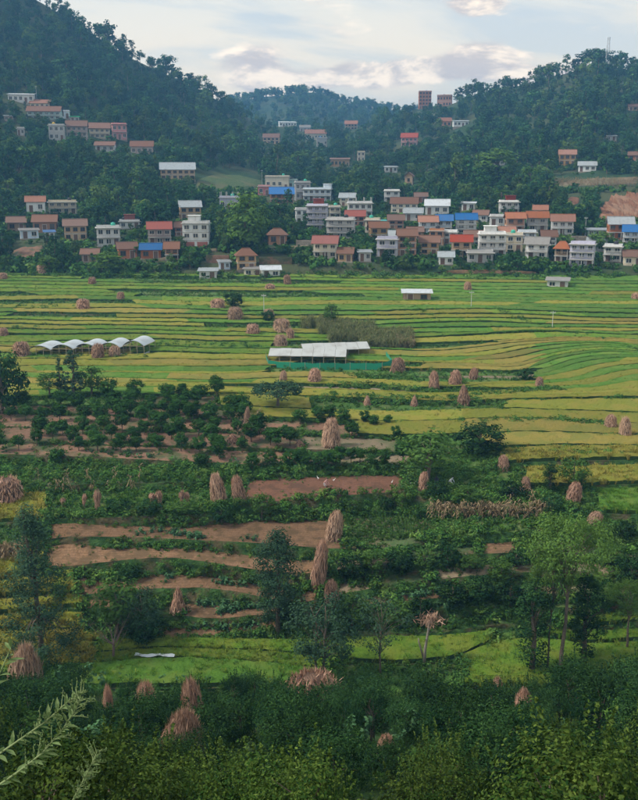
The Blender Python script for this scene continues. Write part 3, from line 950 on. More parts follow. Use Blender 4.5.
def house(cx, base, wpx, hpx, n, roof, wc, rc, label, opts='', rz=0.0, name='house', fn=None):
    """hpx: base to roof top in pixels; opts: b balconies, t tank, s stair head, d dark windows, p pillars on the roof, g red ground floor, l low plinth only"""
    loc = (fn or loc_at)(cx, base)
    Y = loc.y
    k = mpp(Y, loc.z)
    if 195 < base < 275: wpx, hpx = wpx * (.93 if wpx > 18 else 1), hpx * 1.24
    elif base <= 195: wpx, hpx = wpx * .94, hpx * 1.12
    w, ht = wpx * k, hpx * k
    d = max(3.0, min(7.5, w * 0.62))
    rd = random.Random(int(cx * 31 + base))
    face = math.atan2(-loc.x, loc.y)               # turn towards the valley
    e = empty(name, loc, face * 0.9 + math.radians(rz if rz else rd.uniform(-9, 9)))
    HOUSES.append((cx, base, wpx / 2, base - hpx, Y))
    wm, rm = wallm(wc), roofm(rc)
    if n >= 2 and 'b' not in opts and 'd' not in opts and 'g' not in opts and rd.random() < .45: opts += 'b'
    if roof == 'flat' and 't' not in opts and rd.random() < .5: opts += rd.choice(('t', 'tB', 'tG'))
    rise = {'flat': 0.0, 'gable': min(0.42 * ht, 0.42 * d + .3), 'hip': min(0.40 * ht, 0.42 * d + .3), 'shed': min(.22 * ht, 0.14 * d)}[roof]
    extra = 0.0
    if roof == 'flat': extra = 0.35 + (1.5 if ('s' in opts or 'p' in opts) else 0)
    hw = max(1.7, ht - rise - extra)
    sh = hw / n
    # plinth into the slope
    if roof != 'none':
        obj('plinth', MB().box(-w / 2 - .15, w / 2 + .15, -.2, d + .15, -2.6, 0.12).mesh('plinth', M_STONE), e)
    mb = MB()
    mb.box(-w / 2, w / 2, 0, d, 0.12, hw)
    wall = obj('wall', mb.mesh('wall', wm), e)
    if 'g' in opts:
        m2 = MB()
        ns = max(2, int(w / 2.4))
        for i in range(ns):
            x = -w / 2 + w * (i + .5) / ns
            m2 = MB().box(x - w / ns * .4, x + w / ns * .4, -.06, 0, .15, sh * .85)
            obj('shutter', m2.mesh('shutter', M_SHUTR), e)
    for i in range(1, n):
        zf = i * sh
        obj('floor_band', MB().box(-w / 2 - .06, w / 2 + .06, -.06, d, zf - .1, zf + .08).mesh('floor_band', M_CONC), e)
        if 'b' in opts:
            bd = 1.0
            bal = obj('balcony', MB().box(-w / 2 - .1, w / 2 + .1, -bd, -.062, zf - .09, zf + .07).mesh('balcony', M_CONC), e)
            rl = MB().box(-w / 2, w / 2, -bd + .03, -bd + .08, zf + .85, zf + .92)
            for j in range(int(w / 0.45) + 1):
                x = -w / 2 + .05 + j * .45
                if x < w / 2: rl.box(x, x + .05, -bd + .04, -bd + .07, zf + .07, zf + .85)
            obj('railing', rl.mesh('railing', wm), bal)
            for sx in (-w / 2 + .08, 0, w / 2 - .2):
                obj('column', MB().box(sx, sx + .16, -bd + .05, -bd + .21, zf - sh + .1 if i == 1 else zf - sh + .1, zf - .09).mesh('column', M_CONC), e)
            if i == n - 1 and roof != 'flat':
                for sx in (-w / 2 + .08, w / 2 - .2):
                    obj('column', MB().box(sx, sx + .13, -bd + .05, -bd + .18, zf + .07, hw - .02).mesh('column', M_CONC), e)
    # windows on the front, and one or two on the side walls; a door on the ground floor
    nw = max(2, int(round(w / 2.1)))
    win = WIN_D if 'd' in opts or wc in ('tan', 'brick', 'orange', 'mud') else WIN_L
    dw = rd.randrange(nw)
    for i in range(n):
        if i == 0 and 'g' in opts: continue
        for j in range(nw):
            x = -w / 2 + w * (j + .5) / nw
            if i == 0 and j == dw:
                obj('door', DOOR, e, (x, 0, 0.14), None, (min(1.0, w / nw * .6), 1, min(2.0, sh * .82)))
            else:
                wz = i * sh + sh * .34
                obj('window', win, e, (x, -.001, wz), None, (min(1.3, w / nw * .62), 1, min(1.45, sh * .52)))
        for sgn in (-1, 1):
            o = obj('window', win, e, (sgn * (w / 2 + .001), d * .5, i * sh + sh * .34), (0, 0, sgn * math.pi / 2), (1.0, 1, min(1.25, sh * .46)))
    # roof
    ov = 0.45
    yb = -ov - (0.75 if 'b' in opts else 0)
    if roof == 'gable':
        th = .09
        y0, y1, ym = yb, d + ov, (yb + d + ov) / 2
        x0, x1 = -w / 2 - ov, w / 2 + ov
        z0, z1 = hw + 0.02, hw + rise
        ro = MB()
        for (ya, yc) in ((y0, ym), (y1, ym)):
            a_ = [(x0, ya, z0), (x1, ya, z0), (x1, yc, z1), (x0, yc, z1)]
            b_ = [(p[0], p[1], p[2] + th) for p in a_]
            ro.add(a_ + b_, [(0, 3, 2, 1), (4, 5, 6, 7), (0, 1, 5, 4), (1, 2, 6, 5), (2, 3, 7, 6), (3, 0, 4, 7)])
        r_ = obj('roof', ro.mesh('roof', rm), e)
        obj('ridge_cap', MB().tube([(x0, ym, z1 + th), (x1, ym, z1 + th)], [.10, .10], 6).mesh('ridge_cap', rm), r_)
        for x in (-w / 2 + .003, w / 2 - .003):
            obj('gable_wall', MB().add([(x, 0, hw - .01), (x, d, hw - .01), (x, ym, z1 - .04)], [(0, 1, 2)]).mesh('gable_wall', wm), e)
    elif roof == 'hip':
        x0, x1, y0, y1 = -w / 2 - ov, w / 2 + ov, yb, d + ov
        ins = min((x1 - x0) * .32, (y1 - y0) * .5)
        z0, z1, ym = hw + 0.02, hw + rise, (yb + d + ov) / 2
        r_ = obj('roof', MB().add([(x0, y0, z0), (x1, y0, z0), (x1, y1, z0), (x0, y1, z0), (x0 + ins, ym, z1), (x1 - ins, ym, z1),
                                   (x0, y0, z0 - .1), (x1, y0, z0 - .1), (x1, y1, z0 - .1), (x0, y1, z0 - .1)],
                                  [(0, 1, 5, 4), (1, 2, 5), (2, 3, 4, 5), (3, 0, 4), (6, 7, 1, 0), (7, 8, 2, 1), (8, 9, 3, 2), (9, 6, 0, 3), (9, 8, 7, 6)]).mesh('roof', rm), e)
        obj('ridge_cap', MB().tube([(x0 + ins, ym, z1 + .03), (x1 - ins, ym, z1 + .03)], [.10, .10], 6).mesh('ridge_cap', rm), r_)
    elif roof == 'shed':
        x0, x1, y0, y1, th = -w / 2 - ov, w / 2 + ov, yb, d + ov, .07
        a_ = [(x0, y0, hw + .02), (x1, y0, hw + .02), (x1, y1, hw + rise), (x0, y1, hw + rise)]
        b_ = [(p[0], p[1], p[2] + th) for p in a_]
        obj('roof', MB().add(a_ + b_, [(0, 3, 2, 1), (4, 5, 6, 7), (0, 1, 5, 4), (1, 2, 6, 5), (2, 3, 7, 6), (3, 0, 4, 7)]).mesh('roof', rm), e)
        for x in (-w / 2 + .003, w / 2 - .003):
            obj('gable_wall', MB().add([(x, 0, hw), (x, d, hw), (x, d, hw + rise * .85)], [(0, 2, 1)]).mesh('gable_wall', wm), e)
    else:
        r_ = obj('roof', MB().box(-w / 2 - .35, w / 2 + .35, yb + .1, d + .1, hw + .004, hw + .16).mesh('roof', roofm('slab')), e)
        pz = hw + .16
        pa = MB()
        pa.box(-w / 2, w / 2, 0, .1, pz, pz + .5); pa.box(-w / 2, w / 2, d - .1, d, pz, pz + .5)
        pa.box(-w / 2, -w / 2 + .1, .1, d - .1, pz, pz + .5); pa.box(w / 2 - .1, w / 2, .1, d - .1, pz, pz + .5)
        obj('parapet', pa.mesh('parapet', wm), r_)
        if 's' in opts:
            x = rd.uniform(-w / 2 + 1.4, w / 2 - 1.4) if w > 3.2 else 0
            ww = min(1.4, w * .3)
            sx = obj('stair_head', MB().box(x - ww, x + ww, d * .35, d * .95, pz, pz + 1.7).box(x - ww - .2, x + ww + .2, d * .35 - .3, d, pz + 1.7, pz + 1.82).mesh('stair_head', wm if rc in ('slab',) else rm), e)
        if 'p' in opts:
            for x in (-w / 2 + .15, -w / 6, w / 6, w / 2 - .3):
                obj('pillar', MB().box(x, x + .18, .15, .33, pz, pz + 1.7).mesh('pillar', M_CONC), e)
                obj('pillar', MB().box(x, x + .18, d - .33, d - .15, pz, pz + 1.7).mesh('pillar', M_CONC), e)
    if 't' in opts:
        col = M_TANKY if 'Y' in opts else M_TANKB if 'B' in opts else M_TANKG if 'G' in opts else M_TANK
        x = rd.uniform(-w * .3, w * .3)
        zt = hw + .16 if roof == 'flat' else hw + rise * .5
        obj('water_tank', tank(col), e, (x, d * .7, zt), None, (1.1, 1.1, 1.15))
    HLAB.append((cx, base - hpx / 2, label))
    tag(e, label, 'house')
    return e


H = house
# left spur, upper row
H(21, 103, 26, 9, 1, 'shed', 'white', 'whitetin', 'long white house with pale tin roof, highest on the wooded spur')
H(40, 109, 20, 8, 1, 'gable', 'cream', 'terra', 'cream house with terracotta roof just above the long teal house')
H(44, 120, 34, 12, 2, 'gable', 'teal', 'brown', 'long pale teal two storey house with brown roof and balcony', 'b')
H(65, 119, 10, 7, 1, 'flat', 'paleblue', 'slab', 'small pale blue flat roofed annex joined to the teal house')
H(75, 123, 9, 6, 1, 'shed', 'grey', 'green', 'small shed with bright green roof below the teal house')
H(57, 141, 16, 14, 2, 'flat', 'grey', 'slab', 'grey flat roofed house with a yellow water tank', 'tY')
H(77, 138, 21, 15, 2, 'gable', 'rose', 'brown', 'three bay rose house with brown roof and balcony beside the cream one', 'b')
H(100, 139, 21, 14, 2, 'gable', 'cream', 'brown', 'cream balcony house with brown roof next to the pink house', 'b')
H(120, 140, 15, 14, 2, 'flat', 'pink', 'slab', 'bright pink flat roofed house at the end of the spur row')
H(105, 152, 20, 9, 1, 'gable', 'white', 'brown', 'low white house with wide brown roof below the pink house', 'b')
H(142, 155, 23, 12, 1, 'gable', 'rose', 'brown', 'brownish house half hidden by trees below the pink house')
H(9, 122, 9, 6, 1, 'shed', 'rose', 'tin', 'tiny rose hut in trees below the teal house')
H(21, 136, 7, 7, 1, 'flat', 'grey', 'slab', 'tiny grey hut alone in trees on the wooded spur')
# left, lower
H(36, 213, 19, 13, 1, 'gable', 'white', 'terra', 'white house with steep terracotta roof beside the long cream one')
H(63, 214, 29, 10, 2, 'flat', 'cream', 'slab', 'long low cream two storey house with flat roof')
H(17, 231, 19, 11, 1, 'gable', 'mud', 'brown', 'mud walled house with wide brown roof above the bare slope')
H(45, 233, 24, 14, 1, 'gable', 'orange', 'brown', 'orange brown house with broad brown roof and blue lean-to beside it')
H(30, 239, 17, 8, 1, 'shed', 'blue', 'greytile', 'dark open shed with blue sheets in front of brown roofed houses')
H(50, 239, 9, 6, 1, 'shed', 'paleblue', 'blue', 'small pale blue lean-to shed before the orange brown house')
H(76, 241, 23, 17, 2, 'gable', 'tan', 'brown', 'tan mud house with three dark windows and brown roof', 'd')
H(109, 247, 24, 16, 2, 'flat', 'white', 'slab', 'white two storey house with flat slab roof and small porch', 'b')
H(130, 229, 21, 11, 1, 'flat', 'white', 'red', 'white house with red stair head on its flat roof', 's')
H(128, 259, 18, 13, 1, 'gable', 'brick', 'brown', 'low brick house with brown roof next to the blue roof')
H(151, 259, 21, 12, 1, 'gable', 'brick', 'blue', 'brick house under a bright blue tin roof')
H(172, 260, 13, 14, 2, 'gable', 'orange', 'brown', 'orange brick house between the blue roof and the roadside')
H(160, 245, 24, 18, 2, 'gable', 'rose', 'red', 'two storey house with red roof and rose balcony', 'b')
H(196, 249, 28, 26, 3, 'flat', 'white', 'slab', 'tall white three storey house with reddish shutters at street level', 'gst')
H(191, 220, 22, 15, 2, 'gable', 'tan', 'tin', 'tan two storey house with grey tin roof above the tall white house', 'd')
H(178, 180, 36, 15, 2, 'gable', 'tan', 'tin', 'long tan school-like building with grey tin roof high on the slope', 'd')
H(229, 211, 20, 15, 1, 'flat', 'lilac', 'slab', 'unfinished lilac house with bare pillars on its roof', 'ptG')
H(282, 204, 25, 13, 2, 'gable', 'orange', 'blue', 'orange two storey house with bright blue roof', 'b')
H(277, 190, 25, 12, 1, 'flat', 'cream', 'terra', 'cream house with green tank behind the blue roofed orange house', 'tG')
H(264, 196, 12, 8, 1, 'flat', 'pink', 'slab', 'small pinkish house beside the blue roofed orange house')
H(293, 190, 10, 9, 1, 'flat', 'teal', 'slab', 'small teal flat roofed house behind the orange one')
H(303, 201, 15, 15, 2, 'flat', 'grey', 'slab', 'grey two storey flat roofed house next to the orange one')
H(278, 245, 18, 13, 1, 'hip', 'orange', 'brown', 'small orange brown house with hipped roof standing alone in trees')
H(247, 270, 20, 17, 2, 'hip', 'tan', 'brown', 'tall tan mud house with brown hipped roof at the field edge', 'd')
H(208, 279, 17, 9, 1, 'shed', 'white', 'tin', 'white shed with grey tin roof at the field edge beside stalks')
H(253, 277, 18, 7, 1, 'shed', 'cream', 'greytile', 'low cream shed with dark roof below the tan mud house')
H(271, 278, 18, 9, 1, 'gable', 'white', 'whitetin', 'white shed with pale tin roof at the field edge')
H(225, 270, 10, 5, 1, 'shed', 'blue', 'tin', 'small bluish shed beside the tan mud house')
# centre
H(317, 231, 22, 25, 4, 'flat', 'lilac', 'red', 'four storey lilac blue house with red stair head', 'st')
H(335, 219, 11, 10, 2, 'flat', 'cream', 'slab', 'narrow cream house behind the four storey lilac house', 'tG')
H(360, 219, 26, 17, 2, 'flat', 'white', 'slab', 'white house with open pillared roof terrace', 'p')
H(317, 202, 30, 14, 2, 'flat', 'paleblue', 'slab', 'wide pale blue house stepping up behind the lilac one', 's')
H(340, 239, 29, 16, 3, 'flat', 'grey', 'slab', 'grey white three storey house with balconies', 'b')
H(325, 259, 25, 18, 2, 'gable', 'cream', 'red', 'cream house with bright red roof at the lower edge', '')
H(355, 226, 20, 12, 2, 'gable', 'brick', 'red', 'red brick house with red roof below the pillared terrace')
H(379, 241, 19, 15, 2, 'gable', 'tan', 'brown', 'tan house with brown roof beside the big brick house', 'd')
H(387, 257, 22, 15, 2, 'flat', 'lilac', 'slab', 'lilac grey two storey house in front of the tan house', 'b')
H(407, 256, 18, 21, 3, 'gable', 'orange', 'brown', 'three storey orange brick house with a grid of dark windows', 'd')
H(429, 255, 20, 15, 2, 'gable', 'tan', 'brown', 'tan house with low brown roof joined to the brick house', 'd')
H(404, 213, 28, 12, 2, 'gable', 'cream', 'brown', 'long house with brown roof above the village centre')
H(413, 221, 19, 10, 1, 'gable', 'grey', 'tin', 'grey house with grey tin roof below the long brown roof')
H(437, 215, 25, 12, 1, 'gable', 'white', 'whitetin', 'white house with pale tin roof above the blue roofs')
H(428, 234, 19, 14, 2, 'gable', 'paleblue', 'terra', 'pale blue balcony house with terracotta roof next to blue roof', 'b')
H(444, 234, 15, 15, 2, 'gable', 'paleblue', 'blue', 'pale blue balcony house with blue roof beside a terracotta roof', 'b')
H(384, 228, 12, 6, 1, 'shed', 'grey', 'teal', 'small shed with bright teal roof amid the village')
H(415, 239, 15, 9, 1, 'gable', 'mud', 'brown', 'mud house with brown roof behind the orange brick house')
H(450, 244, 13, 10, 2, 'flat', 'white', 'slab', 'narrow white house with brown trim beside blue balconies')
H(461, 258, 21, 18, 2, 'gable', 'tan', 'red', 'tan house with red roof beside the white stepped house')
# right
H(466, 234, 21, 16, 3, 'gable', 'white', 'blue', 'three storey white balcony house with blue roof', 'b')
H(468, 211, 13, 7, 1, 'shed', 'white', 'whitetin', 'small white shed alone in trees above the blue roof')
H(509, 215, 20, 15, 2, 'flat', 'white', 'red', 'white two storey house with red stair head standing high', 's')
H(497, 227, 14, 9, 1, 'flat', 'white', 'slab', 'small white house beside the orange brown balconies')
H(515, 233, 19, 16, 2, 'gable', 'orange', 'terra', 'orange brown balcony house with terracotta roof', 'b')
H(537, 232, 21, 16, 2, 'gable', 'grey', 'terra', 'grey blue balcony house with terracotta roof', 'b')
H(562, 235, 23, 16, 2, 'gable', 'white', 'terra', 'white balcony house with orange tiled roof above the stone wall', 'b')
H(492, 257, 28, 24, 3, 'flat', 'white', 'slab', 'white blue three storey house with stepped balconies', 'bs')
H(514, 252, 16, 14, 2, 'flat', 'cream', 'slab', 'cream house joined to the stepped white house')
H(536, 259, 23, 17, 2, 'gable', 'white', 'greytile', 'white two storey house with dark grey roof')
H(561, 263, 13, 17, 2, 'hip', 'mud', 'terra', 'narrow house with terracotta hipped roof beside grey flats')
H(581, 267, 25, 19, 3, 'flat', 'lilac', 'slab', 'lilac grey three storey house with flat roof and pale ground floor', 'b')
H(620, 240, 25, 18, 2, 'gable', 'brick', 'tin', 'brick house with white columns and grey roof below the landslide', 'b')
H(634, 243, 23, 14, 2, 'gable', 'paleblue', 'blue', 'pale house with blue roof below the landslide', 'b')
H(598, 237, 22, 6, 1, 'shed', 'teal', 'tin', 'long low greenish shed beside the brick house with columns')
H(480, 263, 27, 9, 1, 'flat', 'grey', 'slab', 'low grey house with white railing before the stepped house', 'b')
H(557, 288, 20, 10, 1, 'shed', 'white', 'greytile', 'small white hut with grey roof standing by the rice fields')
H(664, 236, 24, 15, 2, 'gable', 'cream', 'brown', 'cream house with brown roof beyond the blue roofed house')
# right hill and saddle
H(567, 166, 17, 14, 2, 'gable', 'tan', 'terra', 'tan two storey house alone high on the wooded hill', 'd')
H(587, 172, 18, 9, 1, 'gable', 'white', 'tin', 'white house with grey tin roof above the dry maize field')
H(634, 161, 12, 8, 1, 'gable', 'brick', 'brown', 'reddish house in forest above the landslide')
H(425, 109, 13, 15, 5, 'flat', 'brick', 'slab', 'tall brick tower block standing on the ridge line', 'd')
H(444, 107, 15, 10, 2, 'flat', 'brick', 'slab', 'broad brick building on the ridge beside the tower block', 'd')
H(445, 127, 13, 8, 1, 'gable', 'orange', 'terra', 'orange house below the ridge tower block')
H(461, 127, 16, 6, 1, 'shed', 'white', 'tin', 'low white house beside an orange one below the ridge')
H(409, 147, 17, 12, 2, 'gable', 'pink', 'red', 'reddish pink house on the wooded slope below the tower block', 'b')
H(391, 173, 13, 6, 1, 'shed', 'white', 'tin', 'low white house alone in the wooded saddle')
H(498, 166, 14, 8, 1, 'gable', 'grey', 'greytile', 'grey roofed house sunk in the forest')
H(413, 184, 10, 10, 1, 'gable', 'tan', 'brown', 'small house with pointed brown gable in the trees', '', 80)
H(611, 141, 11, 5, 1, 'shed', 'grey', 'tin', 'tiny grey roofed shed in the forest')
H(633, 111, 9, 6, 1, 'gable', 'tan', 'brown', 'tiny tan house near the top of the hill')
H(288, 127, 18, 5, 1, 'shed', 'white', 'whitetin', 'long low white building in the saddle forest')
H(271, 144, 17, 9, 2, 'gable', 'tan', 'brown', 'tan two storey house in the saddle forest', 'd')
H(316, 140, 22, 9, 1, 'gable', 'cream', 'terra', 'wide cream house with terracotta roof in the saddle')
H(322, 147, 11, 8, 1, 'flat', 'grey', 'slab', 'small grey house below the wide terracotta roof')
H(340, 167, 20, 8, 1, 'shed', 'mud', 'brown', 'open fronted house with broad brown roof in trees')
H(351, 130, 13, 8, 2, 'gable', 'tan', 'terra', 'tan house just under the saddle crest')
H(361, 162, 8, 9, 2, 'flat', 'cream', 'slab', 'narrow beige house in trees')
H(305, 132, 11, 6, 1, 'gable', 'grey', 'greytile', 'small grey house above the terracotta roof in the saddle')

H(372, 233, 14, 11, 2, 'flat', 'cream', 'slab', 'cream house between the brick and tan houses', 'b')
H(396, 229, 15, 11, 2, 'gable', 'brick', 'brown', 'brick house with brown roof beside the teal roofed shed', 'd')
H(396, 246, 13, 12, 2, 'gable', 'white', 'tin', 'narrow white house with tin roof behind the lilac grey one')
H(436, 245, 14, 12, 2, 'flat', 'orange', 'slab', 'orange flat roofed house above the low tan house', 'dt')
H(473, 246, 17, 12, 2, 'gable', 'cream', 'brown', 'cream house with brown roof above the low grey house', 'b')
H(507, 241, 15, 11, 1, 'gable', 'cream', 'terra', 'cream house with terracotta roof above the stepped white house')
H(527, 244, 17, 10, 2, 'flat', 'paleblue', 'slab', 'pale blue flat roofed house behind the dark grey roof', 'b')
H(549, 246, 14, 12, 2, 'gable', 'white', 'brown', 'white house with brown roof behind the narrow hipped house')
H(596, 252, 17, 11, 1, 'gable', 'grey', 'tin', 'grey house with tin roof behind the lilac flats')
H(612, 262, 17, 13, 2, 'flat', 'white', 'slab', 'white flat roofed house at the lower edge below the brick house', 't')
H(633, 266, 18, 12, 1, 'gable', 'cream', 'brown', 'cream house with brown roof at the lower edge')
H(345, 262, 14, 11, 1, 'gable', 'tan', 'brown', 'tan house with brown roof beside the bright red roof')
H(365, 262, 12, 9, 1, 'shed', 'grey', 'tin', 'grey tin roofed shed below the lilac grey house')
H(446, 265, 14, 10, 1, 'gable', 'white', 'tin', 'small white house with tin roof at the lower edge')
H(480, 222, 14, 9, 1, 'gable', 'white', 'brown', 'small white house with brown roof above the balconies')
H(540, 217, 13, 9, 1, 'gable', 'cream', 'terra', 'small cream house with terracotta roof in trees above grey balconies')
H(392, 203, 15, 10, 2, 'flat', 'white', 'slab', 'white flat roofed house above the long brown roof', 't')
H(347, 206, 15, 10, 2, 'gable', 'cream', 'tin', 'cream tin roofed house above the pillared terrace')
H(302, 224, 12, 12, 2, 'flat', 'white', 'slab', 'white narrow house beside the four storey lilac house')
H(421, 203, 12, 8, 1, 'gable', 'brick', 'brown', 'small brick house with brown roof in trees above tin roofs')
H(90, 262, 16, 10, 1, 'gable', 'mud', 'brown', 'small mud house below the white two storey house')
H(182, 236, 13, 11, 2, 'gable', 'brick', 'brown', 'brick house with brown roof behind the tall white house')

# stone and earth walls by the lower lane
def wall_run(px0, px1, base, hpx, mat, label):
    p0, p1 = loc_at(px0, base), loc_at(px1, base)
    L = (p1 - p0).length; h = hpx * mpp(p0.y, p0.z)
    e = empty('retaining_wall', p0, math.atan2(p1.y - p0.y, p1.x - p0.x))
    rd = random.Random(int(px0)); n = max(3, int(L / 1.1)); mz = max(2, int(h / .5))
    obj('core', MB().box(0.02, L - .02, .04, .6, -1.5, h - .06).mesh('core', mat), e)
    for r in range(mz):
        x = 0.0
        while x < L - .1:
            wdt = rd.uniform(.7, 1.5); x1 = min(L, x + wdt)
            z0 = r * h / mz
            obj('stone', MB().box(x + .03, x1 - .03, rd.uniform(-.08, 0), .1, z0 + .02, z0 + h / mz - .02 + rd.uniform(-.03, .05)).mesh('stone', mat), e)
            x = x1
    HOUSES.append(((px0 + px1) / 2, base, (px1 - px0) / 2, base - hpx, p0.y))
    return tag(e, label, 'wall')
wall_run(206, 229, 263, 8, M_ORCH, 'brown earth wall along the lower lane beside trees')
wall_run(259, 292, 264, 7, M_ORCH, 'brown earth wall beyond the tan mud house')
wall_run(571, 587, 245, 9, M_STONE, 'tan stone retaining wall below the orange tiled house')
wall_run(296, 312, 246, 6, M_STONE, 'short stone wall beside the lane')

# ------------------------------------------------------------------ trees
def top_z(loc, toprow): return ZC - loc.y * float(dep(toprow))
def rise_to(loc, toprow): return top_z(loc, toprow) - loc.z

K_HILL = Kind('broadleaf_tree', L_FOREST, 7.0, 5, 1, nc=22, nl=26, rx=.33, rz=.38, zc=.56, cr=.15, L=.62, wd=.42, r0=.022, nb=4)
K_HILLB = Kind('broadleaf_tree', L_MID, 7.0, 2, 2, nc=20, nl=22, rx=.33, rz=.38, zc=.56, cr=.15, L=.62, wd=.42, r0=.025, nb=4)
K_HILLT = Kind('slender_tree', L_FOREST, 9.0, 3, 3, nc=18, nl=16, rx=.15, rz=.38, zc=.58, cr=.10, L=.7, wd=.42, shape='column', r0=.016, nb=4)
K_ORCH = Kind('orchard_tree', L_ORCH, 3.0, 5, 4, nc=44, nl=40, rx=.29, rz=.31, zc=.57, cr=.11, L=.19, wd=.12, r0=.022, nb=5, stems=1)
K_CITRUS = Kind('bushy_tree', L_CITRUS, 3.6, 5, 5, nc=50, nl=240, rx=.36, rz=.38, zc=.56, cr=.17, L=.095, wd=.052, r0=.02, nb=9, stems=3, spread=.06, sprig=34)
K_BROAD = Kind('broad_leaved_shrub', L_MID, 3.0, 3, 17, nc=26, nl=60, rx=.36, rz=.38, zc=.54, cr=.16, L=.20, wd=.10, r0=.02, nb=8, stems=3, spread=.05, sprig=14)
K_DENSE = Kind('dense_tree', L_DARK, 3.6, 4, 16, nc=48, nl=170, rx=.40, rz=.39, zc=.56, cr=.17, L=.11, wd=.06, r0=.02, nb=9, stems=2, spread=.05, sprig=26)
K_COL = Kind('tall_tree', L_BLUE, 14.0, 1, 6, nc=150, nl=80, rx=.19, rz=.47, zc=.52, cr=.05, L=.22, wd=.085, shape='cone', r0=.013, nb=26, th=.97)
K_COL2 = Kind('columnar_tree', L_BLUE, 9.0, 2, 7, nc=95, nl=90, rx=.19, rz=.44, zc=.55, cr=.085, L=.20, wd=.10, shape='column', r0=.02, nb=14, th=.9)
K_AIRY = Kind('airy_tree', L_BLUE, 7.0, 2, 8, nc=80, nl=60, rx=.36, rz=.36, zc=.60, cr=.10, L=.22, wd=.10, r0=.014, nb=18, stems=2, spread=.03, th=.85)
K_THIN = Kind('airy_tree', L_BLUE, 7.0, 1, 18, nc=60, nl=26, rx=.36, rz=.32, zc=.64, cr=.08, L=.20, wd=.09, r0=.012, nb=26, th=.88)
K_UMB = Kind('spreading_tree', L_LIGHT, 14.0, 2, 9, nc=95, nl=100, rx=.28, rz=.27, zc=.70, cr=.055, L=.20, wd=.10, shape='umbrella', r0=.012, nb=22, th=.86)
K_DARKCOL = Kind('columnar_tree', L_DARK, 9.0, 2, 10, nc=75, nl=60, rx=.13, rz=.43, zc=.55, cr=.07, L=.20, wd=.10, shape='column', r0=.02, nb=12, th=.9)
K_ROUND = Kind('round_tree', L_DARK, 4.0, 3, 11, nc=50, nl=44, rx=.44, rz=.40, zc=.52, cr=.15, L=.26, wd=.16, r0=.03, nb=8)
K_SPREAD = Kind('spreading_tree', L_BLUE, 4.5, 1, 12, nc=55, nl=40, rx=.55, rz=.36, zc=.56, cr=.13, L=.26, wd=.15, shape='umbrella', r0=.03, nb=14)
K_GREEN = Kind('leafy_tree', L_LIGHT, 12.0, 2, 13, nc=60, nl=34, rx=.27, rz=.40, zc=.56, cr=.10, L=.6, wd=.38, r0=.02, nb=10)
K_SMALL = Kind('small_tree', L_MID, 4.0, 3, 14, nc=34, nl=30, rx=.30, rz=.34, zc=.60, cr=.12, L=.24, wd=.13, r0=.022, nb=9)
K_CONIF = Kind('conifer', L_BLUE, 6.0, 2, 15, nc=60, nl=24, rx=.22, rz=.46, zc=.52, cr=.05, L=.32, wd=.10, shape='cone', r0=.018, nb=14, th=.95)


def tree(kind, px, base, top, wpx, label, cat='tree', group=None, fn=None):
    loc = (fn or loc_at)(px, base)
    Hm = max(0.8, rise_to(loc, top))
    tm, cm = kind.var[0]
    xs = np.empty(len(cm.vertices) * 3, np.float32); cm.vertices.foreach_get('co', xs); xs = xs.reshape(-1, 3)
    w0 = np.percentile(xs[:, 0], 98) - np.percentile(xs[:, 0], 2)
    h0 = np.percentile(xs[:, 2], 99.5)
    wm = wpx * mpp(loc.y, loc.z)
    return kind.put(loc, Hm * kind.h / h0, label, cat, group, wide=(wm / w0) / (Hm / h0))


tree(K_COL, 42, 664, 508, 62, 'tall dark tapering tree standing before the yellow rice terraces')
tree(K_COL2, 278, 636, 531, 38, 'dark upright tree with ragged crown at the end of brown terraces')
tree(K_AIRY, 320, 682, 597, 58, 'airy blue green tree with two thin stems at the paddy edge')
tree(K_THIN, 380, 676, 596, 54, 'pale sparse tree with one thin stem beside a green paddy')
tree(K_UMB, 561, 676, 516, 84, 'tallest tree with layered light green crown above the paddies')
tree(K_UMB, 547, 672, 548, 40, 'slender light green tree close beside the tallest tree')
tree(K_DARKCOL, 531, 674, 578, 32, 'dark narrow tree next to the light green paddy')
tree(K_DARKCOL, 583, 666, 575, 30, 'narrow tree wrapped in creeper beyond the tallest tree')
tree(K_UMB, 626, 652, 583, 52, 'light green umbrella shaped tree on stepped paddies')
tree(K_SMALL, 118, 640, 576, 42, 'feathery green tree at the foot of the brown terraces')
tree(K_AIRY, 139, 642, 590, 40, 'dark feathery tree beside the leafless purple shrub')
tree(K_ROUND, 145, 646, 612, 32, 'round dark bush tree behind the leafless purple shrub')
tree(K_ROUND, 480, 453, 423, 44, 'big round dark tree among yellow rice fields')
tree(K_SPREAD, 278, 409, 381, 46, 'wide spreading grey green tree on yellow rice')
tree(K_SMALL, 573, 492, 455, 26, 'small open tree above a corn stalk stack by yellow rice')
tree(K_DARKCOL, 549, 494, 464, 14, 'dark narrow young tree beside the yellow rice')
tree(K_SMALL, 428, 482, 428, 46, 'light feathery tree at the orchard corner')
tree(K_ROUND, 3, 412, 350, 44, 'large dark tree at the orchard beside the polytunnels')
tree(K_CONIF, 61, 398, 358, 12, 'thin dark conifer in front of the polytunnels')
tree(K_CONIF, 74, 398, 351, 24, 'broader dark conifer in front of the polytunnels')
tree(K_SMALL, 50, 398, 370, 22, 'small leafy tree beside the two conifers')
tree(K_SMALL, 92, 396, 366, 24, 'small leafy tree between conifer and rice field')
tree(K_SMALL, 331, 327, 303, 14, 'lone thin tree beside the grey green maize')
tree(K_ROUND, 525, 382, 368, 14, 'small round dark tree alone on ochre rice')
tree(K_ROUND, 234, 309, 292, 17, 'round dark tree beside corn stalk stacks far out')
tree(K_ROUND, 268, 323, 310, 12, 'small dark tree next to a stack and pole')
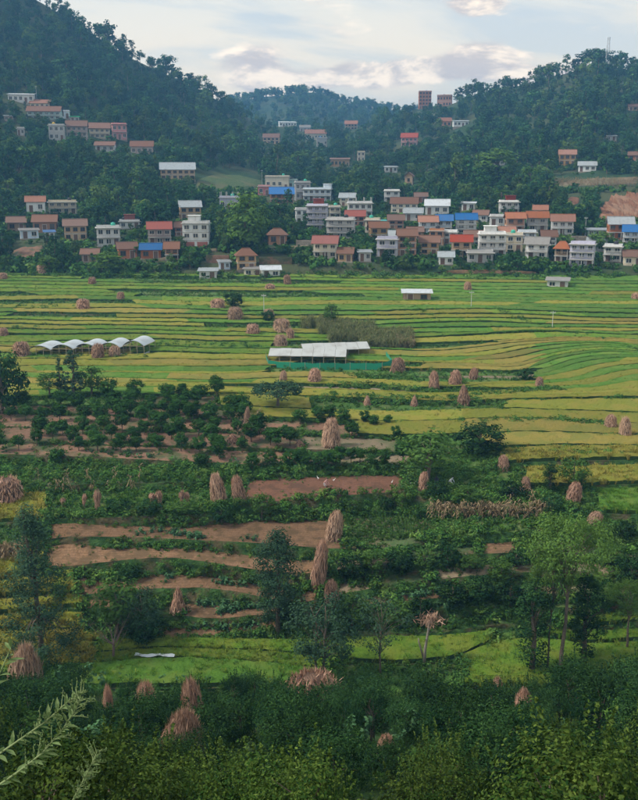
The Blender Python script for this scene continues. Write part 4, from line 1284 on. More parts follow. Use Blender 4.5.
tree(K_GREEN, 247, 256, 193, 38, 'big bright green tree between the village houses')
tree(K_GREEN, 599, 252, 232, 20, 'light green leafy tree beside the greenish shed')
tree(K_GREEN, 108, 274, 252, 24, 'feathery light tree in front of the low brick house')
tree(K_GREEN, 50, 274, 256, 16, 'light green tree at the field edge below the tan mud house')
tree(K_GREEN, 497, 186, 150, 36, 'tall yellow green tree standing out of the dark forest')
tree(K_GREEN, 300, 172, 152, 18, 'bright green tree in the saddle forest')

# shrubs and small trees standing about the banks
SB = 'shrubs standing about the overgrown banks'
for x, b, h, w, q in [(352, 580, 24, 26, 1), (372, 566, 18, 22, 0), (400, 574, 22, 28, 1), (424, 566, 16, 20, 0), (447, 560, 20, 24, 1), (470, 572, 18, 24, 0), (452, 606, 24, 30, 1), (478, 596, 20, 28, 1), (500, 582, 22, 26, 0), (516, 566, 16, 22, 1), (510, 606, 26, 28, 1), (608, 566, 20, 26, 0), (630, 578, 24, 30, 1),
                      (604, 604, 24, 30, 1), (640, 612, 26, 30, 0), (336, 634, 20, 24, 1), (396, 622, 20, 26, 0), (420, 612, 18, 22, 1), (352, 620, 24, 26, 0), (290, 622, 18, 22, 1), (600, 540, 18, 24, 0), (624, 536, 16, 20, 1), (436, 498, 18, 22, 1), (468, 502, 16, 24, 0), (512, 500, 20, 24, 1), (402, 500, 16, 20, 0), (385, 512, 16, 14, 1), (376, 516, 11, 10, 0),
                      (352, 508, 10, 14, 0), (552, 516, 22, 20, 1), (120, 512, 14, 22, 1), (150, 513, 13, 24, 1), (182, 514, 13, 22, 0), (222, 514, 12, 22, 1), (262, 505, 12, 20, 0), (130, 580, 14, 18, 1), (60, 598, 14, 16, 0), (205, 574, 11, 10, 0), (420, 520, 12, 9, 1)]:
    tree(K_SMALL if q == 0 else K_ROUND, x, b, b - h, w, ('light leafy shrub ' if q == 0 else 'dark rounded shrub ') + ('on the bank below the red field' if b < 520 and x > 200 and x < 410 else 'on the bank near the dry maize' if b < 520 and x > 400 else 'on the bank below the green grass plot' if b < 520 else 'on the bank near the tallest tree' if x > 480 else 'among the brown terraces' if x < 300 else 'on the bank above the pale green paddy'), 'shrub', SB)

# leafless trees
def bare_tree(px, base, top, label, seed, mat, nb=16, spread=.35, stalks=False):
    loc = loc_at(px, base); h = rise_to(loc, top)
    rd = random.Random(seed); e = empty('bare_tree', loc)
    mb = MB()
    if stalks:
        mb.tube([(0, 0, -.2), (.05, 0, h * .3), (.25, .05, h * .62), (.3, 0, h * .9)], [.14, .12, .09, .06], 7)
        mb.tube([(0, 0, h * .1), (-.45, .1, h * .42), (-.5, .1, h * .5)], [.09, .06, .04], 6)
        mb.tube([(.1, 0, h * .45), (.5, .1, h * .8), (.8, .1, h * .95)], [.08, .05, .03], 6)
    else:
        mb.tube([(0, 0, -.2), (.1, 0, h * .25), (.12, .05, h * .5)], [.12, .1, .07], 7)
        for i in range(nb):
            a = rd.random() * 6.28; r = h * spread * rd.uniform(.5, 1.1)
            p0 = Vector((.1, .02, h * rd.uniform(.2, .48)))
            p2 = Vector((math.cos(a) * r, math.sin(a) * r, h * rd.uniform(.6, 1.0)))
            p1 = p0.lerp(p2, .5) + Vector((0, 0, -.1))
            mb.tube([p0, p1, p2], [.035, .022, .007], 5, cap=False)
            for j in range(5):
                q0 = p1.lerp(p2, rd.random()); q1 = q0 + Vector((rd.uniform(-1, 1), rd.uniform(-1, 1), rd.uniform(.2, 1))) * .7
                mb.tube([q0, q1], [.010, .004], 3, cap=False)
    obj('trunk', mb.mesh('trunk', mat, smooth=True), e)
    if stalks:
        rng = np.random.default_rng(3)
        c = rng.normal(size=(160, 3)) * np.array([.42, .3, .28]) + np.array([.35, 0, h * .86])
        v, f, q = leafcloud(c, rng.normal(size=(160, 3)) + np.array([0, 1.5, 0]), .7, .07, rng)
        obj('dry_stalk_bundle', mesh('dry_stalk_bundle', v, f, [M_STALK], rnd=q), e)
    return tag(e, label, 'tree')
M_PURP = ground('purple_bark', (.16, .105, .10), (.24, .165, .15), s2=8)
bare_tree(113, 662, 617, 'leafless purplish shrub at the corner of the green paddy', 3, M_PURP, 14, .45)
bare_tree(424, 664, 612, 'pale forked pollard with dry stalks hung in its top', 5, ground('pale_bark', (.26, .22, .18), (.38, .33, .28), s2=8), stalks=True)
bare_tree(15, 184, 163, 'grey leafless tree among the dense trees below the spur houses', 8, M_PURP, 40, .5)

# ---- wooded hills
rng = np.random.default_rng(42)
CLEAR = [(196, 264, 172, 190), (599, 690, 194, 222), (552, 640, 176, 188), (566, 582, 195, 207), (12, 44, 245, 259)]


def covers_house(px, row, Y, hpx, wpx, slack=0.35):
    for (cx, b, hw, tp, hY) in HOUSES:
        if abs(px - cx) < hw + wpx * 0.5 + 1:
            if hY > Y - 0.5:
                if row - hpx < b - (b - tp) * slack and row > tp - 2: return True
            elif abs(row - b) < 1.5 and abs(px - cx) < hw: return True
            elif hY <= Y and Y < hY + 8 and abs(px - cx) < hw + 1: return True
    return False


def in_clear(px, row, hpx):
    return any(x0 - 2 < px < x1 + 2 and r0 - 1 < row and row - hpx * 0.8 < r1 for x0, x1, r0, r1 in CLEAR if row > r0 - 1)


# skyline trees, one by one
SK = 'trees standing along the hill crest'
def near_house(px, row):
    i = min(range(len(HLAB)), key=lambda j: (HLAB[j][0] - px) ** 2 + ((HLAB[j][1] - row) * 1.3) ** 2)
    w = HLAB[i][2].split()
    if len(w) > 11: w = w[:next((j for j in range(11, 3, -1) if w[j] in ('with', 'and', 'in', 'on', 'above', 'below', 'beside', 'at', 'standing', 'alone', 'just', 'high', 'of')), 11)]
    return ' '.join(w)
sky_px = [(4, 0, 14), (18, 0, 13), (33, 0, 14), (47, 0, 12), (59, 0, 18), (68, 0, 19), (80, 0, 12), (90, 0, 12), (100, 1, 17), (108, 1, 12), (119, 1, 12), (132, 0, 18), (140, 1, 14), (152, 1, 11), (163, 1, 12), (169, 1, 20), (178, 1, 12), (189, 1, 13), (200, 0, 16), (205, 0, 17), (213, 1, 13), (222, 1, 14), (231, 1, 13), (240, 1, 12),
          (462, 1, 14), (472, 1, 17), (481, 1, 12), (499, 0, 11), (503, 0, 10), (515, 1, 9), (529, 0, 14), (541, 1, 15), (548, 1, 18), (556, 1, 15), (566, 0, 18), (575, 1, 15), (583, 1, 17), (592, 1, 19), (600, 1, 17), (612, 1, 15), (621, 1, 17), (630, 1, 14), (637, 1, 14), (408, 1, 8), (457, 1, 10)]
for x, kd, hp in sky_px:
    yr, Yr = ridge(x)
    p = Vector(hillp(np.array(float(x)), np.array(Yr - 2.0)).tolist())
    hm = hp * mpp(p.y, p.z) * random.uniform(.9, 1.1)
    if kd == 0: K_HILLT.put(p, hm, 'slender tree on the crest of the hill ' + ('above the long teal house' if x < 300 else 'with the steel mast'), group=SK, wide=1.25)
    else: K_HILL.put(p, hm, 'rounded broadleaf tree on the crest of the hill ' + ('above the long teal house' if x < 300 else 'with the steel mast'), group=SK, wide=random.uniform(1.1, 1.5))

# trees between the houses, one by one
VG = 'broadleaf trees between the village houses'
cand, placed = 0, []
while len(placed) < 235 and cand < 12000:
    cand += 1
    px = rng.uniform(-12, 650)
    u = rng.random()
    Y = Y0 + 2 + (u ** 1.1) * 190
    row = float(hill_row(px, Y))
    if row < 140 or row > 274.5: continue
    hm = rng.uniform(3.2, 7.2)
    p = Vector(hillp(np.array(px), np.array(Y)).tolist())
    k = mpp(p.y, p.z); hp, wp = hm / k, hm / k * .8
    if covers_house(px, row, Y, hp, wp, 0.10 if rng.random() < .85 else .45) or in_clear(px, row, hp): continue
    if any((p - q).length < 3.0 for q in placed): continue
    placed.append(p)
    z = rng.random()
    if z < .16: K_HILLB.put(p, hm, 'light green tree beside the ' + near_house(px, row), group=VG, wide=rng.uniform(.95, 1.3))
    elif z < .28: K_HILLT.put(p, hm * 1.25, 'slender dark tree beside the ' + near_house(px, row), group='slender trees between the village houses', wide=rng.uniform(.9, 1.3))
    else: K_HILL.put(p, hm, 'dark broadleaf tree beside the ' + near_house(px, row), group=VG, wide=rng.uniform(1.0, 1.4))

# the rest of the wood: one mass
def joined(kind, i):
    tm, cm = kind.var[i]
    n1 = len(tm.vertices); v = np.empty(n1 * 3, np.float32); tm.vertices.foreach_get('co', v)
    n2 = len(cm.vertices); w = np.empty(n2 * 3, np.float32); cm.vertices.foreach_get('co', w)
    fs = [tuple(p.vertices) for p in tm.polygons] + [tuple(x + n1 for x in p.vertices) for p in cm.polygons]
    mi = [0] * len(tm.polygons) + [1] * len(cm.polygons)
    r_ = list(np.zeros(len(tm.polygons))) + list(np.random.default_rng(i).random(len(cm.polygons)))
    return proto('wood_tree', mesh('wood_tree', np.concatenate([v, w]).reshape(-1, 3), fs, [tm.materials[0], cm.materials[0]], mi, r_))
PF = [joined(K_HILL, i) for i in range(5)] + [joined(K_HILLB, i) for i in range(2)] + [joined(K_HILLT, i) for i in range(3)]
pts, idx, szs = [], [], []
n = 17000
PX = rng.uniform(-330, 970, n)
yr, Yr = ridge(PX)
e_ = np.log(40.0 / (275 - yr)) / np.log(38.0 / (Yr - Y0))
T = rng.random(n) ** (1 / e_)
YY = Y0 + 2 + T * (Yr - Y0 - 2) * 1.0
ROW = hill_row(PX, YY)
PP = hillp(PX, YY)
thin = fbm(PX / 22.0, ROW / 9.0, 15, 3)
for i in range(n):
    px, row, Y = PX[i], ROW[i], YY[i]
    hm = float(np.clip(rng.lognormal(1.50, .40), 2.4, 13.0)) * (0.75 + .35 * min(1, (Y - Y0) / 250))
    k = mpp(PP[i, 1], PP[i, 2]); hp = hm / k
    if -20 < px < 660:
        if in_clear(px, row, hp): continue
        if covers_house(px, row, Y, hp, hp * .7, (0.10 if row > 190 else .32) if rng.random() < .88 else .55): continue
        if row > 190 and thin[i] > .62: continue
        if thin[i] > .76: continue
    pts.append(PP[i]); z = rng.random()
    idx.append(rng.integers(0, 5) if z < .76 else rng.integers(5, 7) if z < .86 else rng.integers(7, 10))
    szs.append(hm / 7.0)
scatter('forest', 'dense dark woodland covering the hillsides behind the village', np.array(pts), PF, rng, 1, 1, np.array(idx), 0.05, sz=np.array(szs))
# woods on the distant ridge
n = 2600
q_ = rng.random((n, 2)); jj = (q_[:, 0] * (dv.shape[1] - 1.001)); ii = (q_[:, 1] ** .8 * 5.0)
j0, i0 = jj.astype(int), ii.astype(int); fj, fi = (jj - j0)[:, None], (ii - i0)[:, None]
dp = (dv[i0, j0] * (1 - fi) + dv[i0 + 1, j0] * fi) * (1 - fj) + (dv[i0, j0 + 1] * (1 - fi) + dv[i0 + 1, j0 + 1] * fi) * fj
scatter('far_forest', 'hazy woodland covering the distant ridge beyond the saddle', dp, PF[:7], rng, 0.9, 1.7, None, 0.05)

# low scrub under and between the houses
PB = [proto('bush', bush_mesh(L_BUSH, 60 + i, 0.5, 8, 16)) for i in range(4)]
PBL = [proto('bush', bush_mesh(L_BUSH, 70 + i, 0.5, 6, 10, .34, .22)) for i in range(3)]
PK = [proto('kale', bush_mesh(L_KALE, 80 + i, 0.35, 4, 8, .22, .13)) for i in range(2)]
PX = rng.uniform(-60, 700, 7000)
YY = Y0 + 1 + rng.random(7000) ** 1.4 * 170
PP = hillp(PX, YY); ROW = hill_row(PX, YY)
pts, szs = [], []
for i in range(7000):
    s = rng.uniform(1.2, 3.4)
    k = mpp(PP[i, 1], PP[i, 2])
    if covers_house(PX[i], ROW[i], YY[i], s / k * .8, s / k, .22) or in_clear(PX[i], ROW[i], 1): continue
    pts.append(PP[i]); szs.append(s)
scatter('scrub', 'low green scrub growing between the village houses', np.array(pts), PBL, rng, 1, 1, None, .1, sz=np.array(szs))

# ---- orchard
OR = 'orchard trees in rows on bare brown soil'
orch = []
for base, xa, xb, step in ((399, 105, 232, 15), (407, 18, 240, 17), (416, 96, 262, 16), (424, 8, 250, 18), (434, 0, 262, 18), (443, -6, 300, 18), (453, -4, 255, 19), (462, 195, 262, 18), (470, 250, 345, 17)):
    x = xa + rng.uniform(0, 6)
    while x < xb:
        if rng.random() < .86: orch.append((x + rng.uniform(-3, 3), base + rng.uniform(-3.5, 3.5), rng.uniform(17, 25)))
        x += step * rng.uniform(.9, 1.2)
orch += [(318, 421, 17), (330, 421, 18), (344, 423, 18), (300, 424, 18), (365, 425, 17), (374, 428, 15), (388, 426, 13), (300, 464, 17), (311, 463, 14), (322, 462, 13), (329, 464, 17), (340, 459, 15), (351, 463, 17), (360, 462, 16), (372, 464, 17), (383, 466, 22), (396, 440, 17), (403, 462, 24), (352, 438, 19), (290, 446, 22), (276, 448, 24)]
for x, b, hp in orch:
    p = V(x, b); hm = hp * mpp(p.y, p.z)
    K_ORCH.put(p, hm, 'young tree on pale soil at the orchard end beside the large upright stack' if x > 285 else 'rounded orchard tree in the uppermost rows next to the yellow rice' if b < 412 else 'rounded orchard tree in the lowest rows just above the weedy bank' if b > 446 else 'rounded dark green orchard tree in the middle rows on brown soil', group=OR, wide=rng.uniform(1.05, 1.4))

# ---- bushy trees on the slope below the viewpoint
def FG(px, Y): return Vector((float((px - CX) / F * (Y * cp - groundz(Y) * sp)), float(Y), float(groundz(Y)) + ZC))
FGB = []               # (px, top row, half width px, Y) that must stay in view
FG_STACKS = [(180, 712, 38, 36, 25), (196, 684, 22, 41, 25), (148, 685, 19, 43, 14), (110, 688, 11, 43, 22), (26, 648, 29, 56, 30), (314, 676, 46, 50, 9), (521, 692, 20, 45, 15), (499, 680, 13, 51, 7), (385, 734, 16, 36, 10)]
FG_KALE = [(92, 716, 34), (218, 746, 34), (352, 716, 39), (402, 716, 39), (560, 714, 41), (60, 666, 57), (100, 668, 57)]
for x, tp, w, Y, vis in FG_STACKS: FGB.append((x, tp, w / 2, Y, vis))
for x, tp, Y in FG_KALE: FGB.append((x, tp, 10, Y, 8))
FB = 'bushy trees on the slope below the viewpoint'
placed = []
cand = 0
while cand < 9000 and len(placed) < 230:
    cand += 1
    Y = 12.5 + 46.5 * rng.random() ** .8
    px = rng.uniform(-140, 780)
    p = FG(px, Y)
    hm = rng.uniform(2.4, 5.2)
    if Y > 48: hm = rng.uniform(2.2, 3.6)
    if Y < 24: hm = rng.uniform(2.4, 3.7)
    k = mpp(p.y, p.z)
    tp = CY + F * math.tan(math.atan((ZC - p.z - hm) / Y) - PITCH)
    lim = 664 + 8 * math.sin(px * .05) if 60 < px < 480 else 655
    if 85 < px < 235: lim = 682
    if 235 < px < 345: lim = 672
    if 345 < px < 430: lim = 672
    if 430 < px < 560: lim = 680
    if tp < lim: continue
    wp = hm * .95 / k
    bad = False
    for (bx, bt, bw, bY, vis) in FGB:
        if abs(px - bx) < bw * .6 + wp * .5 and ((bY > Y and tp < bt + vis) or (p - FG(bx, bY)).length < 1.6): bad = True; break
    if bad or any((p - q).length < (3.1 if Y < 36 else 2.8) for q in placed): continue
    placed.append(p)
    if rng.random() < .11 and Y > 24:
        K_BROAD.put(p, hm * .7, 'broad leaved lighter shrub among the bushy trees on the slope', 'shrub', 'broad leaved shrubs on the slope', wide=rng.uniform(.9, 1.3))
    elif Y + rng.uniform(-9, 9) < 29:
        K_CITRUS.put(p, hm, 'bushy olive green tree on the slope below the viewpoint', group=FB, wide=rng.uniform(.9, 1.15))
    else:
        K_DENSE.put(p, hm, 'dense dark green tree on the slope just above the paddies', group='dense dark trees above the paddies', wide=rng.uniform(.9, 1.2))
PBN = [proto('bush', bush_mesh(L_BUSH, 90 + i, 0.5, 12, 50, .09, .045)) for i in range(4)]
n = 900
YY = 20 + 42 * rng.random(n) ** .6; PX = rng.uniform(-180, 820, n)
pp = np.array([FG(x, y) for x, y in zip(PX, YY)])
scatter('undergrowth', 'low green undergrowth covering the slope below the viewpoint', pp, PBN, rng, .5, 1.1, None, .15)

# ---- cover on the terraces
def strip_pts(k, x0, x1, n, t0=0.0, t1=1.0):
    px = rng.uniform(x0, x1, n); t = rng.uniform(t0, t1, n)
    return on_strip(k, px, t)

# bushes on the banks
P_, S_ = [], []
for k in range(0, K - 1):
    h = A[k + 1, :, 2] - B[k, :, 2]
    near = k < NNEAR
    for i in range(0, len(PXS) - 1):
        L = np.linalg.norm(A[k + 1, i + 1] - A[k + 1, i])
        dens = (6.5 if k < 11 else 3.2) if near else 1.3
        if k in (0, 1, 2): dens = .9
        if k in (9, 10, 11) and PXS[i] > 525: dens *= .35
        if PXS[i] < 105 and k < 9: dens *= .12
        if PXS[i] > 330 and 3 < k < 10: dens *= .7
        g_ = vnoise(PXS[i] / 20.0, k * 4.4, 55)
        dens *= 0.25 + 1.5 * g_
        m = rng.poisson(dens * L)
        for _ in range(m):
            t = rng.uniform(-.15, .72) if k < 11 else rng.uniform(-.15, 1.05)
            q = B[k, i] + (A[k + 1, i] - B[k, i]) * t + (A[k + 1, i + 1] - A[k + 1, i]) * rng.random()
            q = q + np.array([0, rng.uniform(-.35, .15), -.1])
            P_.append(q); S_.append((rng.uniform(.35, .95) if near else rng.uniform(.22, .6)) * (0.7 + .6 * g_))
scatter('bank_bushes', 'tangled green bushes and weeds covering the terrace banks', np.array(P_), PB, rng, 1, 1, None, .2, sz=np.array(S_))

# hedges and bushy patches
P_, S_ = [], []
def hedge(pts_, n, w=1.5, s0=.7, s1=1.5):
    p = np.array(pts_, float)
    for _ in range(n):
        u = rng.random() * (len(p) - 1); i = int(u); q = p[i] + (p[i + 1] - p[i]) * (u - i)
        v = V(q[0], q[1] + rng.uniform(-w, w)); P_.append((v.x, v.y, v.z - .1)); S_.append(rng.uniform(s0, s1))
def bushes(x0, x1, r0, r1, n, s0=.6, s1=1.4):
    for _ in range(n):
        v = V(rng.uniform(x0, x1), rng.uniform(r0, r1)); P_.append((v.x, v.y, v.z - .1)); S_.append(rng.uniform(s0, s1))
hedge([(20, 517), (60, 517), (110, 514), (160, 514), (205, 513)], 110, 1.5, .6, 1.2)
hedge([(205, 508), (245, 504), (300, 501), (340, 497), (400, 493)], 130, 2.5, .7, 1.4)
hedge([(395, 500), (440, 498), (480, 500), (545, 502)], 170, 6, .7, 1.5)
hedge([(345, 552), (400, 548), (440, 536), (490, 530)], 90, 4, .7, 1.4)
hedge([(0, 470), (100, 474), (200, 472), (300, 474)], 150, 6, .6, 1.2)
hedge([(540, 495), (560, 508), (590, 520), (640, 534)], 120, 6, .6, 1.3)
hedge([(545, 510), (590, 530), (640, 545)], 150, 12, .8, 1.6)
bushes(325, 470, 552, 600, 30); bushes(450, 640, 555, 625, 60, .6, 1.3); bushes(330, 460, 600, 630, 20, .6, 1.2)
bushes(45, 140, 566, 585, 45); bushes(0, 60, 455, 500, 60); bushes(120, 165, 605, 640, 25)
bushes(290, 340, 575, 640, 80, .6, 1.3); bushes(440, 520, 462, 482, 60, .6, 1.2)
hedge([(484, 668), (490, 652), (505, 640)], 40, 3, .5, .9); hedge([(456, 687), (461, 678), (464, 670), (468, 662)], 110, 1.5, .6, 1.2)
for pl, n_ in (([(0, 309), (90, 307)], 60), ([(150, 346), (260, 348)], 110), ([(270, 326), (330, 322)], 50), ([(470, 398), (520, 393), (562, 392)], 230), ([(345, 377), (420, 383)], 110), ([(320, 397), (400, 401), (480, 402)], 190), ([(400, 391), (450, 394), (490, 392)], 90), ([(330, 386), (400, 390)], 60), ([(478, 424), (560, 422), (612, 428)], 170),
              ([(30, 360), (150, 358)], 60), ([(490, 308), (520, 320), (548, 330), (600, 341), (640, 354)], 110), ([(378, 300), (420, 312), (440, 322)], 50), ([(180, 304), (300, 322)], 40), ([(500, 457), (560, 455), (638, 456)], 50), ([(560, 470), (600, 500)], 30), ([(0, 330), (60, 332)], 25), ([(0, 420), (0, 445)], 10), ([(430, 372), (470, 388)], 20)):
    hedge(pl, n_, 2.0, .6, 1.3)
bushes(0, 430, 385, 402, 70, .5, 1.1); bushes(0, 300, 445, 460, 70, .4, .9)
hedge([(-20, 276), (150, 277), (320, 277), (480, 279), (660, 277)], 260, 2.5, 1.0, 2.6)
scatter('hedge_bushes', 'rows and patches of leafy bushes between the fields', np.array(P_), PB, rng, 1, 1, None, .15, sz=np.array(S_))

# weeds and stray bushes along the cut edges between plots and over bare soil
PW = [proto('weed', bush_mesh(L_BUSH, 140 + i, .3, 4, 10, .13, .08)) for i in range(2)]
P_, S_ = [], []
for k, x0, x1, c in PLOTS:
    if k < NNEAR and -60 < x1 < 700:
        n_ = 26 if k < 12 else 14
        tt = rng.uniform(-.05, 1.05, n_)
        xs = x1 + SHEAR(k, x1) * (tt - .5) + rng.normal(0, 2.2, n_)
        for q in on_strip(k, xs, np.clip(tt, 0, 1)): P_.append(q); S_.append(rng.uniform(.7, 2.2))
    if c in ('so', 'rs', 'or', 'fa') and x1 > -40 and x0 < 680:
        m = on_strip(k, np.array([x0, x1, x0]), np.array([0., 0, 1])); area = abs(m[1, 0] - m[0, 0]) * abs(m[2, 1] - m[0, 1])
        n_ = int(min(area * (1.2 if k < 12 else .45), 700))
        tt = np.where(rng.random(n_) < .6, np.where(rng.random(n_) < .5, rng.random(n_) * .12, 1 - rng.random(n_) * .15), rng.random(n_))
        for q in on_strip(k, rng.uniform(x0, x1, n_), tt): P_.append(q); S_.append(rng.uniform(.25, .75))
scatter('weeds', 'small weeds along the plot edges and over bare soil', np.array(P_), PW, rng, 1, 1, None, .15, sz=np.array(S_))

# rice
CT = {c: [proto('rice', tuft_mesh(foliage('blade_' + c, a_, b_, .08, .15), 5 + i, .5, 18, .06, .25, .7))] for i, (c, a_, b_) in enumerate((('rg', (0.07, 0.15, 0.02), (0.125, 0.235, 0.033)), ('rm', (0.08, 0.13, 0.026), (0.14, 0.195, 0.04)), ('ry', (0.17, 0.195, 0.032), (0.27, 0.265, 0.05)), ('ro', (0.22, 0.185, 0.045), (0.32, 0.255, 0.066))))}
CI = {c: i for i, c in enumerate(CT)}
TY = [proto('rice', tuft_mesh(L_RICEY, 1, .62, 22, .06, .25, .8)), proto('rice', tuft_mesh(L_RICEYG, 2, .6, 20, .06, .25, .7))]
TG = [proto('rice', tuft_mesh(L_RICEG, 3, .55, 20, .05, .22, .5)), proto('rice', tuft_mesh(L_RICEYG, 4, .55, 18, .05, .22, .5))]
P_, I_ = [], []
for k, x0, x1, c in PLOTS:
    if c not in RICE or k > 11: continue
    m = (on_strip(k, np.array([x0, x1, x0, x1]), np.array([0., 0, 1, 1])))
    area = abs(m[1, 0] - m[0, 0]) * np.mean([np.linalg.norm(m[2, 1:] - m[0, 1:]), np.linalg.norm(m[3, 1:] - m[1, 1:])])
    n = int(min(area * (9 if k < 10 else 4), 9000))
    q = strip_pts(k, x0 + 2, x1 - 2, n, 0.02, .98); q[:, 2] += .06
    P_.append(q)
    I_.append((rng.random(n) < .25).astype(int) if c in ('ry', 'ro') else 2 + (rng.random(n) < (.2 if c == 'rg' else .75)).astype(int))
scatter('rice_plants', 'rice plants standing in the nearer paddies', np.concatenate(P_), TY + TG, rng, .75, 1.2, np.concatenate(I_), .15)
P_, I_ = [], []
for k, x0, x1, c in PLOTS:
    if c not in RICE or k <= 11 or x1 < -40 or x0 > 680: continue
    m = (on_strip(k, np.array([x0, x1, x0, x1]), np.array([0., 0, 1, 1])))
    area = abs(m[1, 0] - m[0, 0]) * np.mean([np.linalg.norm(m[2, 1:] - m[0, 1:]), np.linalg.norm(m[3, 1:] - m[1, 1:])])
    n = int(min(area * 1.6, 4000))
    q = strip_pts(k, x0 + 2, x1 - 2, n, 0.03, .97); q[:, 2] += .05
    P_.append(q)
    I_.append(np.full(n, CI[c]))
scatter('far_rice_plants', 'rice plants standing in the farther paddies', np.concatenate(P_), [CT[c][0] for c in CT], rng, .75, 1.1, np.concatenate(I_), .15)

# grass, weeds on unploughed plots
TW = [proto('grass', tuft_mesh(foliage('blade_grass', (.05, .13, .022), (.12, .22, .042), .3, .3), 9, .35, 14, .05, .2, .7)), proto('weed', bush_mesh(L_BUSH, 99, .35, 4, 10, .15, .09))]
P_ = []
for k, x0, x1, c in PLOTS:
    if c not in ('gr', 'dk') or x1 < -40 or x0 > 680: continue
    m = (on_strip(k, np.array([x0, x1, x0, x1]), np.array([0., 0, 1, 1])))
    area = abs(m[1, 0] - m[0, 0]) * np.mean([np.linalg.norm(m[2, 1:] - m[0, 1:]), np.linalg.norm(m[3, 1:] - m[1, 1:])])
    P_.append(strip_pts(k, x0, x1, int(min(area * (6 if k < 12 else 1.5), 3500))))
scatter('grass', 'rough grass and weeds on unploughed plots', np.concatenate(P_), TW, rng, .6, 1.5, None, .2)

# vegetables: planted rows on the darker field, seedlings along the brown strips
P_ = []
for r_i in range(15):
    for s in np.linspace(0, 1, 44):
        x = 340 + 100 * s + (r_i - 7) * 0.0
        row = 508 + 2.7 * r_i + 14 * s * (1 if r_i < 9 else .5)
        if row > 547 - 12 * s: continue
        v = V(x + rng.uniform(-.4, .4), row); P_.append((v.x, v.y, v.z))
scatter('vegetable_rows', 'green vegetables planted in lines beside the brown field', np.array(P_), [proto('veg', bush_mesh(L_MID, 120, .3, 4, 9, .18, .1))], rng, .7, 1.2, None, .1)
P_ = []
for pl, n_ in (([(135, 533), (160, 532), (185, 536), (200, 538), (262, 541)], 40), ([(200, 602), (235, 607), (270, 607)], 40), ([(212, 581), (245, 586)], 16), ([(185, 622), (225, 630), (262, 626)], 22), ([(218, 612), (240, 611)], 18), ([(165, 582), (172, 578)], 5), ([(400, 600), (450, 590)], 30), ([(395, 612), (470, 604)], 36), ([(340, 600), (390, 606)], 20),
              ([(200, 462), (330, 468)], 24), ([(90, 452), (150, 458)], 20), ([(110, 680), (300, 686)], 40)):
    p = np.array(pl, float)
    for _ in range(n_):
        u = rng.random() * (len(p) - 1); i = int(u); q = p[i] + (p[i + 1] - p[i]) * (u - i)
        v = V(q[0], q[1] + rng.uniform(-1.5, 1.5)); P_.append((v.x, v.y, v.z))
for x, tp, Y in FG_KALE:
    for _ in range(5):
        p = FG(x + rng.uniform(-12, 12), Y + rng.uniform(-.8, .8)); zt = ZC - Y * float(dep(tp)); P_.append((p.x, p.y, max(p.z, zt - rng.uniform(.5, 1.4))))
scatter('young_greens', 'pale blue green leafy seedlings in loose lines', np.array(P_), PK, rng, .6, 1.3, None, .15)

# standing maize
PMz = [proto('maize', maize_mesh(L_MAIZE, i, 2.1)) for i in range(3)]
PMd = [proto('maize', maize_mesh(L_MAIZEDRY, 10 + i, 1.9)) for i in range(3)]
def block(x0, x1, r0, r1, n):
    out = []
    for _ in range(n):
        v = loc_at(rng.uniform(x0, x1), rng.uniform(r0, r1)); out.append((v.x, v.y, v.z))
    return out
mz = block(318, 352, 326, 336, 420) + block(328, 372, 334, 344, 560) + block(360, 412, 336, 350, 900) + block(345, 375, 328, 336, 260) + block(300, 330, 324, 330, 160)
scatter('maize_stand', 'grey green maize standing in blocks behind the grey shed', np.array(mz), PMz, rng, .7, 1.0, None, .08)
md = block(430, 548, 505, 521, 120) + block(-10, 27, 552, 566, 90) + block(553, 636, 181, 187, 520) + block(396, 414, 343, 350, 120) + block(20, 150, 478, 492, 16) + block(236, 262, 420, 442, 40)
scatter('dry_maize', 'thin dry maize plants still standing in the fields', np.array(md), PMd, rng, .6, 1.0, None, .12)

